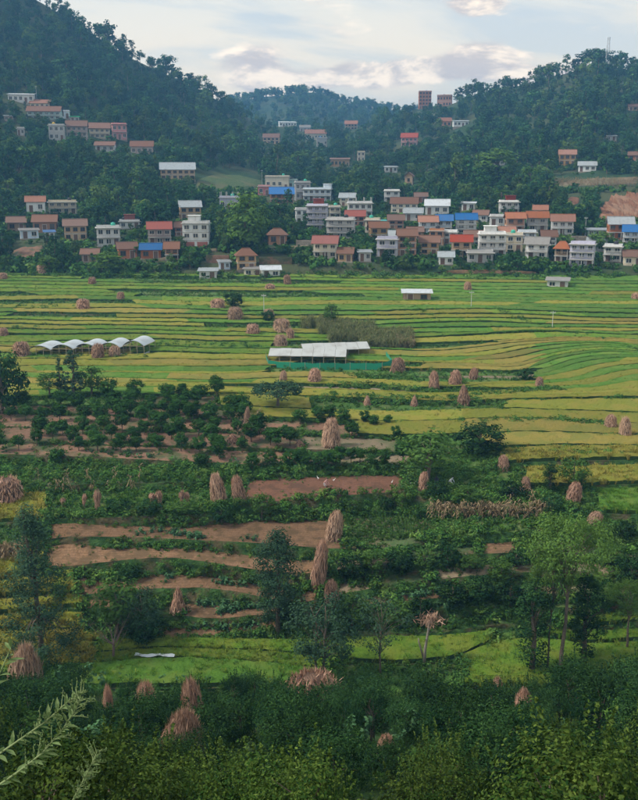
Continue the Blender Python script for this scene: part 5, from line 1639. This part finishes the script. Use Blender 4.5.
# ------------------------------------------------------------------ corn stalk stacks
def stack_mesh(seed, prof, n=420, blade=.22, w=.03, splay=.25):
    """unit stack: profile [(height, radius)] with an inner core and loose stalks laid over it"""
    rng = np.random.default_rng(seed)
    hs, rs = np.array(prof)[:, 0], np.array(prof)[:, 1]
    m, nz = 11, 9
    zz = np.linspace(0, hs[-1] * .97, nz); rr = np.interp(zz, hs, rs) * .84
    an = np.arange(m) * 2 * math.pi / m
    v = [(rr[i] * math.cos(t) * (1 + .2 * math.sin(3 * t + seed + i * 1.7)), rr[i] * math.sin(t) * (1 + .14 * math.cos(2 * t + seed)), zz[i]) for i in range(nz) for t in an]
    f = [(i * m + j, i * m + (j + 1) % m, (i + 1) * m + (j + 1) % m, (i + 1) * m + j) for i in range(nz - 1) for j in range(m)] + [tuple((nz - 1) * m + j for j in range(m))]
    nf = len(f)
    z = rng.random(n) ** .9 * hs[-1]; t = rng.random(n) * 6.283
    r = np.interp(z, hs, rs) * rng.uniform(.78, 1.12, n)
    c = np.stack([r * np.cos(t), r * np.sin(t), z], 1)
    out = np.stack([np.cos(t), np.sin(t), np.zeros(n)], 1); tan = np.stack([-np.sin(t), np.cos(t), np.zeros(n)], 1)
    d = np.array([0, 0, 1]) + out * rng.normal(-.15, splay, n)[:, None] + tan * rng.normal(0, .35, n)[:, None]
    d /= np.linalg.norm(d, axis=1, keepdims=True)
    s = np.cross(d, out + .4 * rng.normal(size=(n, 3))); s /= np.linalg.norm(s, axis=1, keepdims=True)
    L = (blade * rng.uniform(.6, 1.5, n))[:, None]; ww = (w * rng.uniform(.6, 1.5, n))[:, None]
    lv = np.stack([c - d * L / 2, c + s * ww / 2, c + d * L / 2, c - s * ww / 2], 1).reshape(-1, 3)
    lv[:, 2] = np.maximum(lv[:, 2], -0.02)
    off = len(v)
    fs = f + [tuple(off + 4 * i + j for j in range(4)) for i in range(n)]
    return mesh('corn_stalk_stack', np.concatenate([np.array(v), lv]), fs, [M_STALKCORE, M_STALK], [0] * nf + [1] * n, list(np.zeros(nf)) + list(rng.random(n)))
SHEAF = [stack_mesh(i, [(0, .42), (.15, .47), (.45, .45), (.7, .40), (.85, .34), (.95, .24), (1.0, .12)], 900, .24, .032, .45) for i in range(3)]
BLOCKY = [stack_mesh(10 + i, [(0, .47), (.3, .5), (.7, .48), (.9, .42), (1.0, .2)], 800, .22, .032, .45) for i in range(3)]
CONE = [stack_mesh(20 + i, [(0, .5), (.2, .46), (.5, .34), (.8, .2), (1.0, .05)], 520, .28, .05, .4) for i in range(2)]
FLARE = [stack_mesh(30 + i, [(0, .30), (.3, .27), (.5, .24), (.62, .34), (.8, .46), (1.0, .2)], 460, .34, .04, .5) for i in range(3)]
NEARS = [stack_mesh(40 + i, [(0, .38), (.2, .46), (.5, .48), (.75, .46), (.9, .36), (1.0, .15)], 1900, .22, .022, .55) for i in range(2)]
NEARC = [stack_mesh(45 + i, [(0, .45), (.3, .5), (.6, .47), (.85, .32), (1.0, .10)], 1900, .24, .022, .6) for i in range(2)]


def stack(px, base, w, h, kinds, label, lean=0.0, group=None, loc=None, hm=None):
    p = loc if loc is not None else loc_at(px, base)
    k = mpp(p.y, p.z)
    o = obj('corn_stalk_stack', random.choice(kinds), None, (p.x, p.y, p.z - .03), (random.uniform(-.04, .04), lean, random.random() * 6.28 if not lean else 0.3))
    o.scale = (w * k * random.uniform(.88, 1.15), w * k * random.uniform(.85, 1.1), hm if hm else rise_to(p, base - h))
    if not lean: o.rotation_euler = (random.uniform(-.10, .10), random.uniform(-.10, .10), random.random() * 6.28)
    return tag(o, label, 'corn stack', group)


G_FAR = 'corn stalk stacks on the far rice terraces'
for a in [(42, 275, 12, 10, 'dark stack with hollow front at the far field edge below trees'), (92, 286, 9, 9, 'small stack at the field edge beside a low dark bush'), (83, 310, 12, 11, 'round stack alone beside a dark weedy strip'), (121, 301, 8, 9, 'thin stack on far green terrace near dry stalks'), (4, 338, 9, 10, 'stack beside rice above the polytunnels, partly hidden'),
          (218, 310, 13, 11, 'squat stack beside the round dark tree far out'), (235, 320, 15, 13, 'broad round stack on bare brown patch far out'), (253, 336, 13, 12, 'boxy stack between two grassy terraces'), (282, 333, 18, 14, 'widest boxy stack below the utility pole'), (291, 340, 9, 11, 'small stack touching the widest boxy stack'), (281, 348, 12, 13, 'round topped stack behind the grey shed roof'),
          (288, 286, 8, 11, 'tall thin stack near pale shed at the field edge'), (270, 291, 10, 7, 'low pile on the field edge terrace near pale shed'), (269, 317, 11, 8, 'low stack beside the utility pole'), (468, 292, 8, 10, 'stack on bare brown patch below the village'), (636, 301, 9, 8, 'stack on the green terrace beyond the white hut'), (3, 281, 9, 8, 'low pale stack at the far edge of fields')]:
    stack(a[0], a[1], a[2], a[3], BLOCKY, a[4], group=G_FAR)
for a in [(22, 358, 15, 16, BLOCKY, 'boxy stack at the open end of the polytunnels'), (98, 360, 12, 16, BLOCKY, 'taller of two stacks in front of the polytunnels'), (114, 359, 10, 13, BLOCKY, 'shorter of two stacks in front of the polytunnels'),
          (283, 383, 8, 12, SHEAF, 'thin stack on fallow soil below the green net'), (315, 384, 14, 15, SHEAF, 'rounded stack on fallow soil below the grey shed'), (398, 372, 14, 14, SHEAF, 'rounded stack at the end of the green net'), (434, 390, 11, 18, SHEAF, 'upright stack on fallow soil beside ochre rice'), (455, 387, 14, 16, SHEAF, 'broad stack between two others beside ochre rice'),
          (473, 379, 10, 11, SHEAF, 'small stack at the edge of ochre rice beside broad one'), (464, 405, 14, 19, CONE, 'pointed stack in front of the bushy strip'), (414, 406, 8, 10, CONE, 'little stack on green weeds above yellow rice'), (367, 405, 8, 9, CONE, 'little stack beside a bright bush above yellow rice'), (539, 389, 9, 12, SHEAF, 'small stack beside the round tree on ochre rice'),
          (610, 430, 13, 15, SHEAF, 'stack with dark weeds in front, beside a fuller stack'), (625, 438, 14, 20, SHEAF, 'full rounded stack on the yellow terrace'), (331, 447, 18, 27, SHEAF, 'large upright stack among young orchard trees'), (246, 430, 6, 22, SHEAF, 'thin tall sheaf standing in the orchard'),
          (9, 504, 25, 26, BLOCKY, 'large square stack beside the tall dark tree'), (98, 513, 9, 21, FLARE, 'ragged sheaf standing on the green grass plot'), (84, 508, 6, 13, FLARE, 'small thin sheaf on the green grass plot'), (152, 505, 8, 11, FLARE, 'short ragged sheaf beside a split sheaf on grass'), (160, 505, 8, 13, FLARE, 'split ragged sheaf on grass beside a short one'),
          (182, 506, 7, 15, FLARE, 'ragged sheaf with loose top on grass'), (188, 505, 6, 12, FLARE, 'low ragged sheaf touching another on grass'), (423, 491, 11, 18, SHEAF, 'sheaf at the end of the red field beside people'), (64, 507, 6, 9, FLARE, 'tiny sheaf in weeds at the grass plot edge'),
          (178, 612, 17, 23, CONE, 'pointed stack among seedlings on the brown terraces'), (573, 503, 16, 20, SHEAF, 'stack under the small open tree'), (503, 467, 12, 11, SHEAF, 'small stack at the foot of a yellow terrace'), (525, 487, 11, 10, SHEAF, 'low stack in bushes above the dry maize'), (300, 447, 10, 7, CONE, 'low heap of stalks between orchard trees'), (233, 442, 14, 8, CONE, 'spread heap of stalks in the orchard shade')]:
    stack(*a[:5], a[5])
for a in [(220, 504, 15, 30, 'taller of two leaning pinkish stacks at the red field', -.14), (240, 503, 14, 27, 'shorter of two leaning pinkish stacks at the red field', -.14), (333, 540, 18, 28, 'pinkish stack leaning at the brown terrace corner', .12), (317, 574, 17, 31, 'pinkish stack leaning above the ragged upright tree', .14), (332, 606, 15, 25, 'upright pinkish stack behind the airy two stemmed tree', -.04), (592, 528, 17, 16, 'pinkish stack lying over on the grassy bank', .35)]:
    stack(*a[:4], SHEAF, a[4], a[5])
fg_labels = ['light tan heap of corn stalks among bushy trees', 'reddish upright corn stack behind the light tan heap', 'dark red corn stack half hidden by bushy trees', 'narrow dark corn sheaf deep between bushy trees', 'tall pointed corn stack at the paddy edge below yellow rice', 'wide flat topped corn stack behind bushy trees',
             'pinkish corn stack among bushy trees below the pale paddy', 'small brownish corn stack beside the pale green paddy', 'low reddish corn stack deep among bushy trees']
for i, (x, tp, w, Y, vis) in enumerate(FG_STACKS):
    p = FG(x, Y)
    for sx in (-.35, .4):                       # low bushes crowd its foot
        pb = FG(x + sx * w * 1.3, Y - 2.4)
        K_DENSE.put(pb, max(.9, rise_to(pb, tp + vis + (4 if sx < 0 else 0))), 'low dense bush crowding the foot of a corn stack', 'bush', 'low bushes before the corn stacks', name='low_bush', wide=1.6)
    stack(x, 0, w * (1.15 if i == 5 else 1), 0, NEARC if i in (0, 4, 6) else NEARS, fg_labels[i], 0.0, None, p, max(1.2, rise_to(p, tp)))

# ------------------------------------------------------------------ polytunnels, sheds, net
M_FILM = paint('plastic_film', (.44, .48, .51), 0.5, 0.6, 0.5, 0.4)
M_BAMBOO = paint('bamboo', (.36, .29, .19), 0.8)
M_NET = paint('green_net', (.02, .26, .15), 0.8, 0.2)
M_SHEET = paint('grey_sheet', (.40, .41, .40), 0.6, 0.6, 0.6, 0.35)
TUN = [(40, 358, 26, 340, 'polytunnel with white film roof beside the boxy stack'), (63, 358, 25, 339, 'second white polytunnel from the boxy stack'), (86, 357, 24, 338, 'middle white polytunnel behind a tall stack'), (110, 357, 24, 337, 'white polytunnel behind the shorter stack'), (134, 357, 24, 335, 'end white polytunnel with open arched front')]
for x, b, wpx, tp, lab in TUN:
    p = V(x, b); k = mpp(p.y, p.z)
    w = wpx * k * .92; ht = rise_to(p, tp + 5.5); L = 4.6
    e = empty('polytunnel', p, math.radians(-12))
    ev = ht * .70; n = 12
    v, f = [], []
    for s_, dz in ((0, 0), (1, -.06)):
        for yy in (0, L / 2, L):
            for i in range(n + 1):
                t = -1 + 2 * i / n
                v.append((t * w / 2, yy, ev + (ht - ev) * (1 - t * t) + dz - (.05 if yy == L / 2 else 0)))
    q = n + 1
    for s_ in (0, 1):
        o_ = s_ * 3 * q
        for r_ in range(2):
            for i in range(n):
                a = o_ + r_ * q + i
                f.append((a, a + 1, a + q + 1, a + q) if s_ == 0 else (a + q, a + q + 1, a + 1, a))
    obj('film_cover', mesh('film_cover', v, f, [M_FILM], smooth=True), e)
    for yy in (.05, L / 2, L - .05):
        for xx in (-w / 2, -w / 6, w / 6, w / 2):
            zt = ev + (ht - ev) * (1 - (2 * xx / w) ** 2) - .08
            obj('post', MB().tube([(xx, yy, -.3), (xx, yy, zt)], [.045, .04], 6).mesh('post', M_BAMBOO), e)
        obj('cross_rail', MB().tube([(-w / 2, yy, ev - .1), (w / 2, yy, ev - .1)], [.035, .035], 6).mesh('cross_rail', M_BAMBOO), e)
    for xx in (-w / 2, w / 2):
        obj('side_rail', MB().tube([(xx, 0, ev - .04), (xx, L, ev - .04)], [.035, .035], 6).mesh('side_rail', M_BAMBOO), e)
        obj('side_net', MB().box(xx - .01, xx + .01, .1, L - .1, 0.0, ev * .35).mesh('side_net', M_FILM), e)
    tag(e, lab, 'polytunnel', 'white polytunnels in a row')

def open_shed(x, b, wpx, L, h0, h1, lab, rz, off=(0, 0)):
    p = V(x, b); k = mpp(p.y, p.z); w = wpx * k
    e = empty('open_shed', (p.x + off[0], p.y + off[1], p.z), math.radians(rz))
    ns = max(4, int(w / 1.6))
    for i in range(ns):
        x0, x1 = -w / 2 + w * i / ns, -w / 2 + w * (i + 1) / ns
        dz = .03 * (i % 2)
        for (ya, za, yb_, zb) in ((0, h0, L / 2, h1), (L / 2, h1, L, h0)):
            a_ = [(x0 + .012, ya, za + dz), (x1 - .012, ya, za + dz), (x1 - .012, yb_, zb + dz), (x0 + .012, yb_, zb + dz)]
            obj('roof_sheet', MB().add(a_ + [(q[0], q[1], q[2] + .03) for q in a_], [(0, 3, 2, 1), (4, 5, 6, 7), (0, 1, 5, 4), (1, 2, 6, 5), (2, 3, 7, 6), (3, 0, 4, 7)]).mesh('roof_sheet', M_SHEET), e)
    for i in range(ns + 1):
        xx = -w / 2 + .05 + (w - .1) * i / ns
        for yy in (.1, L / 2, L - .1):
            obj('post', MB().tube([(xx, yy, -.4), (xx, yy, (h1 if yy == L / 2 else h0) - .02)], [.05, .045], 6).mesh('post', M_BAMBOO), e)
    for yy, zz in ((.1, h0 - .06), (L / 2, h1 - .06), (L - .1, h0 - .06)):
        obj('beam', MB().tube([(-w / 2, yy, zz), (w / 2, yy, zz)], [.05, .05], 6).mesh('beam', M_BAMBOO), e)
    return tag(e, lab, 'shed', 'open sheds inside the green net')
open_shed(307, 365, 78, 5.0, 1.3, 2.0, 'long open shed with grey sheet roof inside the green net', -4)
open_shed(337, 359, 68, 4.6, 1.4, 2.1, 'second open shed with grey sheet roof stepping out behind', 10)
fe = empty('net_fence', V(266, 364))
fp = [V(266, 360), V(268, 367), V(290, 369), V(320, 370), V(350, 370), V(382, 370), V(392, 366), V(386, 358)]
b0 = Vector(fe.location)
for i in range(len(fp) - 1):
    a, b_ = fp[i] - b0, fp[i + 1] - b0
    n = max(1, int((b_ - a).length / 2.2))
    for j in range(n):
        u, w_ = a.lerp(b_, j / n), a.lerp(b_, (j + 1) / n)
        sag = random.uniform(.02, .15)
        m_ = u.lerp(w_, .5)
        d = Vector((0, .02, 0))
        vv = [u, m_, w_, u + Vector((0, 0, 1.05)), m_ + Vector((0, 0, 1.05 - sag)), w_ + Vector((0, 0, 1.05))]
        obj('net_panel', MB().add([tuple(q - d) for q in vv] + [tuple(q + d) for q in vv], [(0, 1, 4, 3), (1, 2, 5, 4), (9, 10, 7, 6), (10, 11, 8, 7), (3, 4, 10, 9), (4, 5, 11, 10)]).mesh('net_panel', M_NET), fe)
        obj('post', MB().tube([u + Vector((0, 0, -.3)), u + Vector((0, 0, 1.15))], [.04, .035], 6).mesh('post', M_BAMBOO), fe)
tag(fe, 'bright green net fence round the grey sheds', 'fence')
s_ = house(417, 302, 27, 8, 1, 'shed', 'mud', 'whitetin', 'long low field shed with white roof on the far terraces', 'd', 2, name='field_shed')
s_['category'] = 'shed'

# plastic sheet on the paddy edge
p = V(155, 661); rngp = np.random.default_rng(2)
gx, gy = np.meshgrid(np.linspace(-1.6, 1.6, 22), np.linspace(-.22, .22, 5))
zz = .25 + .16 * fbm(gx * 3, gy * 5, 5, 2)
tag(obj('plastic_sheet', mesh('plastic_sheet', np.stack([gx, gy + .1 * np.sin(gx * 3), zz], -1).reshape(-1, 3), grid_faces(5, 22), [M_FILM]), None, (p.x, p.y, p.z + .22)), 'crumpled white plastic sheet lying along the green paddy edge', 'sheet')

# ------------------------------------------------------------------ poles and mast
M_STEEL = paint('galvanised', (.50, .51, .52), 0.5, .2)
def pole(px, base, top, lab, r=.06):
    p = loc_at(px, base); h = rise_to(p, top); e = empty('utility_pole', p, random.uniform(-.4, .4))
    obj('post', MB().tube([(0, 0, -.5), (0, 0, h)], [r * 1.2, r * .7], 8).mesh('post', M_STEEL), e)
    for zz, w in ((h - .3, .45),):
        a = obj('cross_arm', MB().box(-w, w, -.05, .05, zz - .05, zz + .05).mesh('cross_arm', M_STEEL), e)
        for xx in (-w + .1, w - .1):
            obj('insulator', MB().tube([(xx, 0, zz + .05), (xx, 0, zz + .14), (xx, 0, zz + .22)], [.03, .06, .03], 6).mesh('insulator', M_CONC), a)
    return tag(e, lab, 'pole')
pole(471, 309, 291, 'thin pale utility pole on the green far terraces')
pole(552, 330, 311, 'thin pale utility pole beside the diagonal weedy path')
pole(264, 315, 294, 'utility pole beside the corn stalk stacks')
pole(585, 236, 217, 'utility pole above the stone retaining wall')
pole(37, 104, 86, 'pole beside the highest white house on the spur')
pole(262, 187, 170, 'pole beside the cream house with green tank')
yr, Yr = ridge(607)
pm = Vector(hillp(np.array(607.0), np.array(Yr - 3.0)).tolist()); hm_ = rise_to(pm, 37)
e = empty('radio_mast', pm)
for sx in (-1, 1):
    for sy in (-1, 1):
        obj('leg', MB().tube([(sx * 1.1, sy * 1.1, -.5), (sx * .45, sy * .45, hm_)], [.12, .09], 5).mesh('leg', M_STEEL), e)
nb = 7
for i in range(nb):
    z0, z1 = hm_ * i / nb, hm_ * (i + 1) / nb
    r0, r1 = 1.1 - .65 * i / nb, 1.1 - .65 * (i + 1) / nb
    for (ax, ay, bx, by) in ((-1, -1, 1, -1), (1, -1, 1, 1), (1, 1, -1, 1), (-1, 1, -1, -1)):
        obj('brace', MB().tube([(ax * r0, ay * r0, z0), (bx * r1, by * r1, z1)], [.05, .05], 4).mesh('brace', M_STEEL), e)
for i, zz in enumerate((hm_ * .93, hm_ * .85)):
    obj('antenna', MB().box(-.7, -.5, -.6, -.45, zz - .9, zz + .9).box(.5, .7, -.6, -.45, zz - .9, zz + .9).mesh('antenna', M_CONC), e) if i == 0 else None
tag(e, 'steel lattice mast rising from trees on the hill top', 'mast')

# ------------------------------------------------------------------ people working in the fields, and birds
def person(px, base, top, shirt, lower, lab, rz):
    p = V(px, base)
    ms = paint('cloth_' + shirt[0], shirt[1], .9, .2); ml = paint('cloth_' + lower[0], lower[1], .9, .2); mk = paint('skin', (.30, .16, .10), .6, 0); mh = paint('hair', (.02, .015, .012), .6, 0)
    h = 1.0
    # one continuous body bent forward at the hips, knees folded: skin modifier over a joint skeleton (facing -Y)
    J = [(0, .12, .50), (0, .02, .72), (0, -.14, .92), (0, -.25, 1.02), (0, -.33, 1.13), (0, -.36, 1.24),
         (.11, .10, .48), (.16, -.22, .46), (.15, -.02, .08), (.16, -.18, .04), (-.11, .10, .48), (-.17, -.24, .44), (-.15, -.02, .08), (-.16, -.18, .04),
         (.19, -.16, .95), (.24, -.34, .70), (.16, -.52, .50), (.12, -.60, .42), (-.19, -.16, .95), (-.25, -.32, .70), (-.14, -.52, .46), (-.10, -.60, .38)]
    E = [(0, 1), (1, 2), (2, 3), (3, 4), (4, 5), (0, 6), (6, 7), (7, 8), (8, 9), (0, 10), (10, 11), (11, 12), (12, 13), (2, 14), (14, 15), (15, 16), (16, 17), (2, 18), (18, 19), (19, 20), (20, 21)]
    R = [.15, .15, .15, .06, .09, .085, .11, .075, .05, .04, .11, .075, .05, .04, .065, .05, .04, .035, .065, .05, .04, .035]
    me = bpy.data.meshes.new('person'); me.from_pydata(J, E, []); me.update()
    me.materials.append(ms)
    o = obj('person', me, None, p, (0, 0, rz))
    md = o.modifiers.new('skin', 'SKIN')
    for i, r in enumerate(R): me.skin_vertices[0].data[i].radius = (r, r)
    me.skin_vertices[0].data[0].use_root = True
    o.modifiers.new('sub', 'SUBSURF').levels = 1
    o.modifiers['sub'].render_levels = 1
    v, f = [], []
    for (cz, cy, rr, nm, mt) in ((1.27, -.35, .105, 'hair', mh),):
        mb = MB()
        for i in range(5):
            t = math.pi * .55 * i / 4
            for j in range(8): mb.v.append((rr * math.sin(t) * math.cos(j * .785), cy + rr * math.sin(t) * math.sin(j * .785), cz + rr * math.cos(t) * .95 - .03)); 
        for i in range(4):
            for j in range(8): mb.f.append((i * 8 + j, i * 8 + (j + 1) % 8, (i + 1) * 8 + (j + 1) % 8, (i + 1) * 8 + j)); mb.mi.append(0)
        obj(nm, mb.mesh(nm, mt, smooth=True), o)
    wr = MB()
    for i, (z, r, y) in enumerate(((.62, .17, .07), (.50, .21, .06), (.36, .27, -.03), (.20, .27, -.06))):
        for j in range(10): wr.v.append((r * math.cos(j * .628), y + r * .85 * math.sin(j * .628), z))
    for i in range(3):
        for j in range(10): wr.f.append((i * 10 + j, i * 10 + (j + 1) % 10, (i + 1) * 10 + (j + 1) % 10, (i + 1) * 10 + j)); wr.mi.append(0)
    obj('trousers', wr.mesh('trousers', ml, smooth=True), o)
    k = max(.6, rise_to(p, top)) / 1.3
    o.scale = (k, k, k)
    return tag(o, lab, 'person', None)
person(325, 487, 478, ('pink', (.55, .30, .27)), ('grey', (.3, .28, .27)), 'person in pale pink top crouching on the red field', 1.2)
person(437, 485, 475, ('dark', (.05, .05, .07)), ('dark2', (.04, .04, .05)), 'person in dark clothes bending beside a corn sheaf', -.4)
person(450, 484, 476, ('pale', (.55, .58, .62)), ('dark2', (.04, .04, .05)), 'person in pale top stooping on the grass plot', .8)

M_BIRD = paint('white_feather', (.78, .77, .74), .8, 0)
def bird_mesh():
    mb = MB()
    pr = [(-.28, .02, .30), (-.16, .07, .31), (0, .09, .33), (.13, .06, .38), (.19, .03, .48), (.21, .028, .58), (.27, .03, .60), (.33, .012, .585), (.42, .004, .57)]
    mb.tube([(x, 0, z) for x, r, z in pr], [r for x, r, z in pr], 8)
    for s in (-1, 1):
        mb.tube([(0, s * .04, .27), (-.02, s * .04, .14), (.0, s * .04, 0), (.07, s * .04, 0)], [.012, .01, .01, .008], 4)
    return mb.mesh('white_bird', M_BIRD, smooth=True)
BM = bird_mesh()
for x, b, rz in ((334, 482, .5), (318, 480, 2.2), (392, 484, 1.0), (410, 485, 2.8), (414, 485, .2)):
    p = V(x, b)
    tag(obj('white_bird', BM, None, p, (0, 0, rz), (.6, .6, .6)), 'small white bird standing on the red ploughed field', 'bird', 'white birds on the red field')

# ------------------------------------------------------------------ herbs close by the viewpoint
M_STEM = paint('herb_stem', (.17, .22, .09), .7, .2)
lv = [(0, 0, 0), (.011, .3, .04), (.012, .55, .05), (0, 1, -.05), (-.012, .55, .05), (-.011, .3, .04), (0, .5, .03)]
lv = [(x * 12, y, z) for x, y, z in lv]
LEAF = mesh('leaf', np.array(lv), [(0, 1, 6, 5), (1, 2, 6), (2, 3, 6), (6, 3, 4), (5, 6, 4)], [L_HERB], rnd=[.2, .5, .8, .5, .3])
BUD = mesh('bud', *(lambda mb: (np.array(mb.v), mb.f))(MB().tube([(0, 0, 0), (0, 0, .5), (0, 0, 1)], [.12, .3, .05], 5)), [L_HERB], rnd=np.linspace(0, 1, 12))


def herb(pts_px, D, lab, nleaf=16, nbud=26, seed=1, L=.055, sprig=True, r=.0045):
    rd = random.Random(seed)
    P = [Vector(W(x, y, D + .02 * i).tolist()) for i, (x, y) in enumerate(pts_px)]
    g_ = Vector((P[0].x - .25, D - .15, 0)); g_.z = float(groundz(3.0)) + ZC - .05
    P = [g_, g_.lerp(P[0], .6) + Vector((-.08, 0, .05))] + P
    e = empty('herb_plant', g_)
    P = [q - g_ for q in P]
    n = len(P)
    obj('stem', MB().tube(P, [r * 1.3] + [r * (1.2 - .9 * i / (n - 1)) for i in range(1, n)], 6).mesh('stem', M_STEM, smooth=True), e)
    seg = P[1:]
    def at(t):
        u = t * (len(seg) - 1); i = min(int(u), len(seg) - 2)
        return seg[i].lerp(seg[i + 1], u - i), (seg[i + 1] - seg[i]).normalized()
    for i in range(nleaf):
        t = .25 + .70 * i / nleaf; p, d = at(t)
        side = Vector((rd.uniform(-1, 1), rd.uniform(-1, 1), rd.uniform(-.9, .4))); side = (side - d * side.dot(d)).normalized()
        dirv = (side * .9 + d * .6).normalized()
        o = obj('leaf', LEAF, e, p)
        o.rotation_mode = 'QUATERNION'; o.rotation_quaternion = dirv.to_track_quat('Y', 'Z')
        s = L * rd.uniform(.7, 1.2) * (1.1 - .4 * t); o.scale = (s, s, s)
    if sprig:
        for i in range(nbud):
            t = .4 + .6 * i / nbud; p, d = at(min(t, .999))
            side = Vector((rd.uniform(-1, 1), rd.uniform(-1, 1), rd.uniform(-.6, .7))); side = (side - d * side.dot(d)).normalized()
            q = p + (side * .8 + d * .5).normalized() * rd.uniform(.015, .065)
            sp_ = obj('flower_spray', MB().tube([p, p.lerp(q, .5) + Vector((0, 0, .003)), q], [.0014, .0012, .0008], 4).mesh('flower_spray', M_STEM), e)
            for j in range(3):
                b_ = obj('bud', BUD, sp_, p.lerp(q, .5 + .25 * j)); b_.scale = (.008, .008, .011); b_.rotation_euler = (rd.uniform(-.8, .8), rd.uniform(-.8, .8), 0)
    return tag(e, lab, 'herb')
herb([(-30, 770), (0, 753), (22, 738), (45, 722), (63, 706), (74, 697), (84, 690)], 2.6, 'leafy herb stem with budding tip arching over the slope', 30, 46, 1)
herb([(-35, 802), (0, 784), (22, 769), (42, 753), (60, 733), (74, 712), (80, 699)], 2.5, 'lower herb stem with grey green leaves and buds', 30, 46, 2)
herb([(58, 830), (72, 802), (82, 783), (91, 765), (98, 750)], 2.7, 'short herb tip rising from the slope with dense buds', 14, 44, 3, .045)
herb([(-20, 720), (-8, 690), (2, 668), (10, 650), (13, 642)], 2.8, 'fresh light green sprig with broad leaves by the tall stack', 15, 0, 4, .075, False)

# ------------------------------------------------------------------ the air
hz = MB().box(-2700, 2700, -90, 3500, -7.0, 168).mesh('haze', M_CONC)
hm2 = bpy.data.materials.new('haze_air'); hm2.use_nodes = True
t = hm2.node_tree; t.nodes.clear(); q = NB(t)
pv = q.n('ShaderNodeVolumePrincipled')
pv.inputs['Color'].default_value = (.22, .55, 1.0, 1)
pv.inputs['Density'].default_value = HAZE
pv.inputs['Anisotropy'].default_value = 0.2
mo = q.n('ShaderNodeOutputMaterial'); q.put(mo.inputs['Volume'], pv.outputs[0])
hz.materials.clear(); hz.materials.append(hm2)
tag(obj('haze', hz), kind='stuff', label='pale blue evening haze filling the valley air')
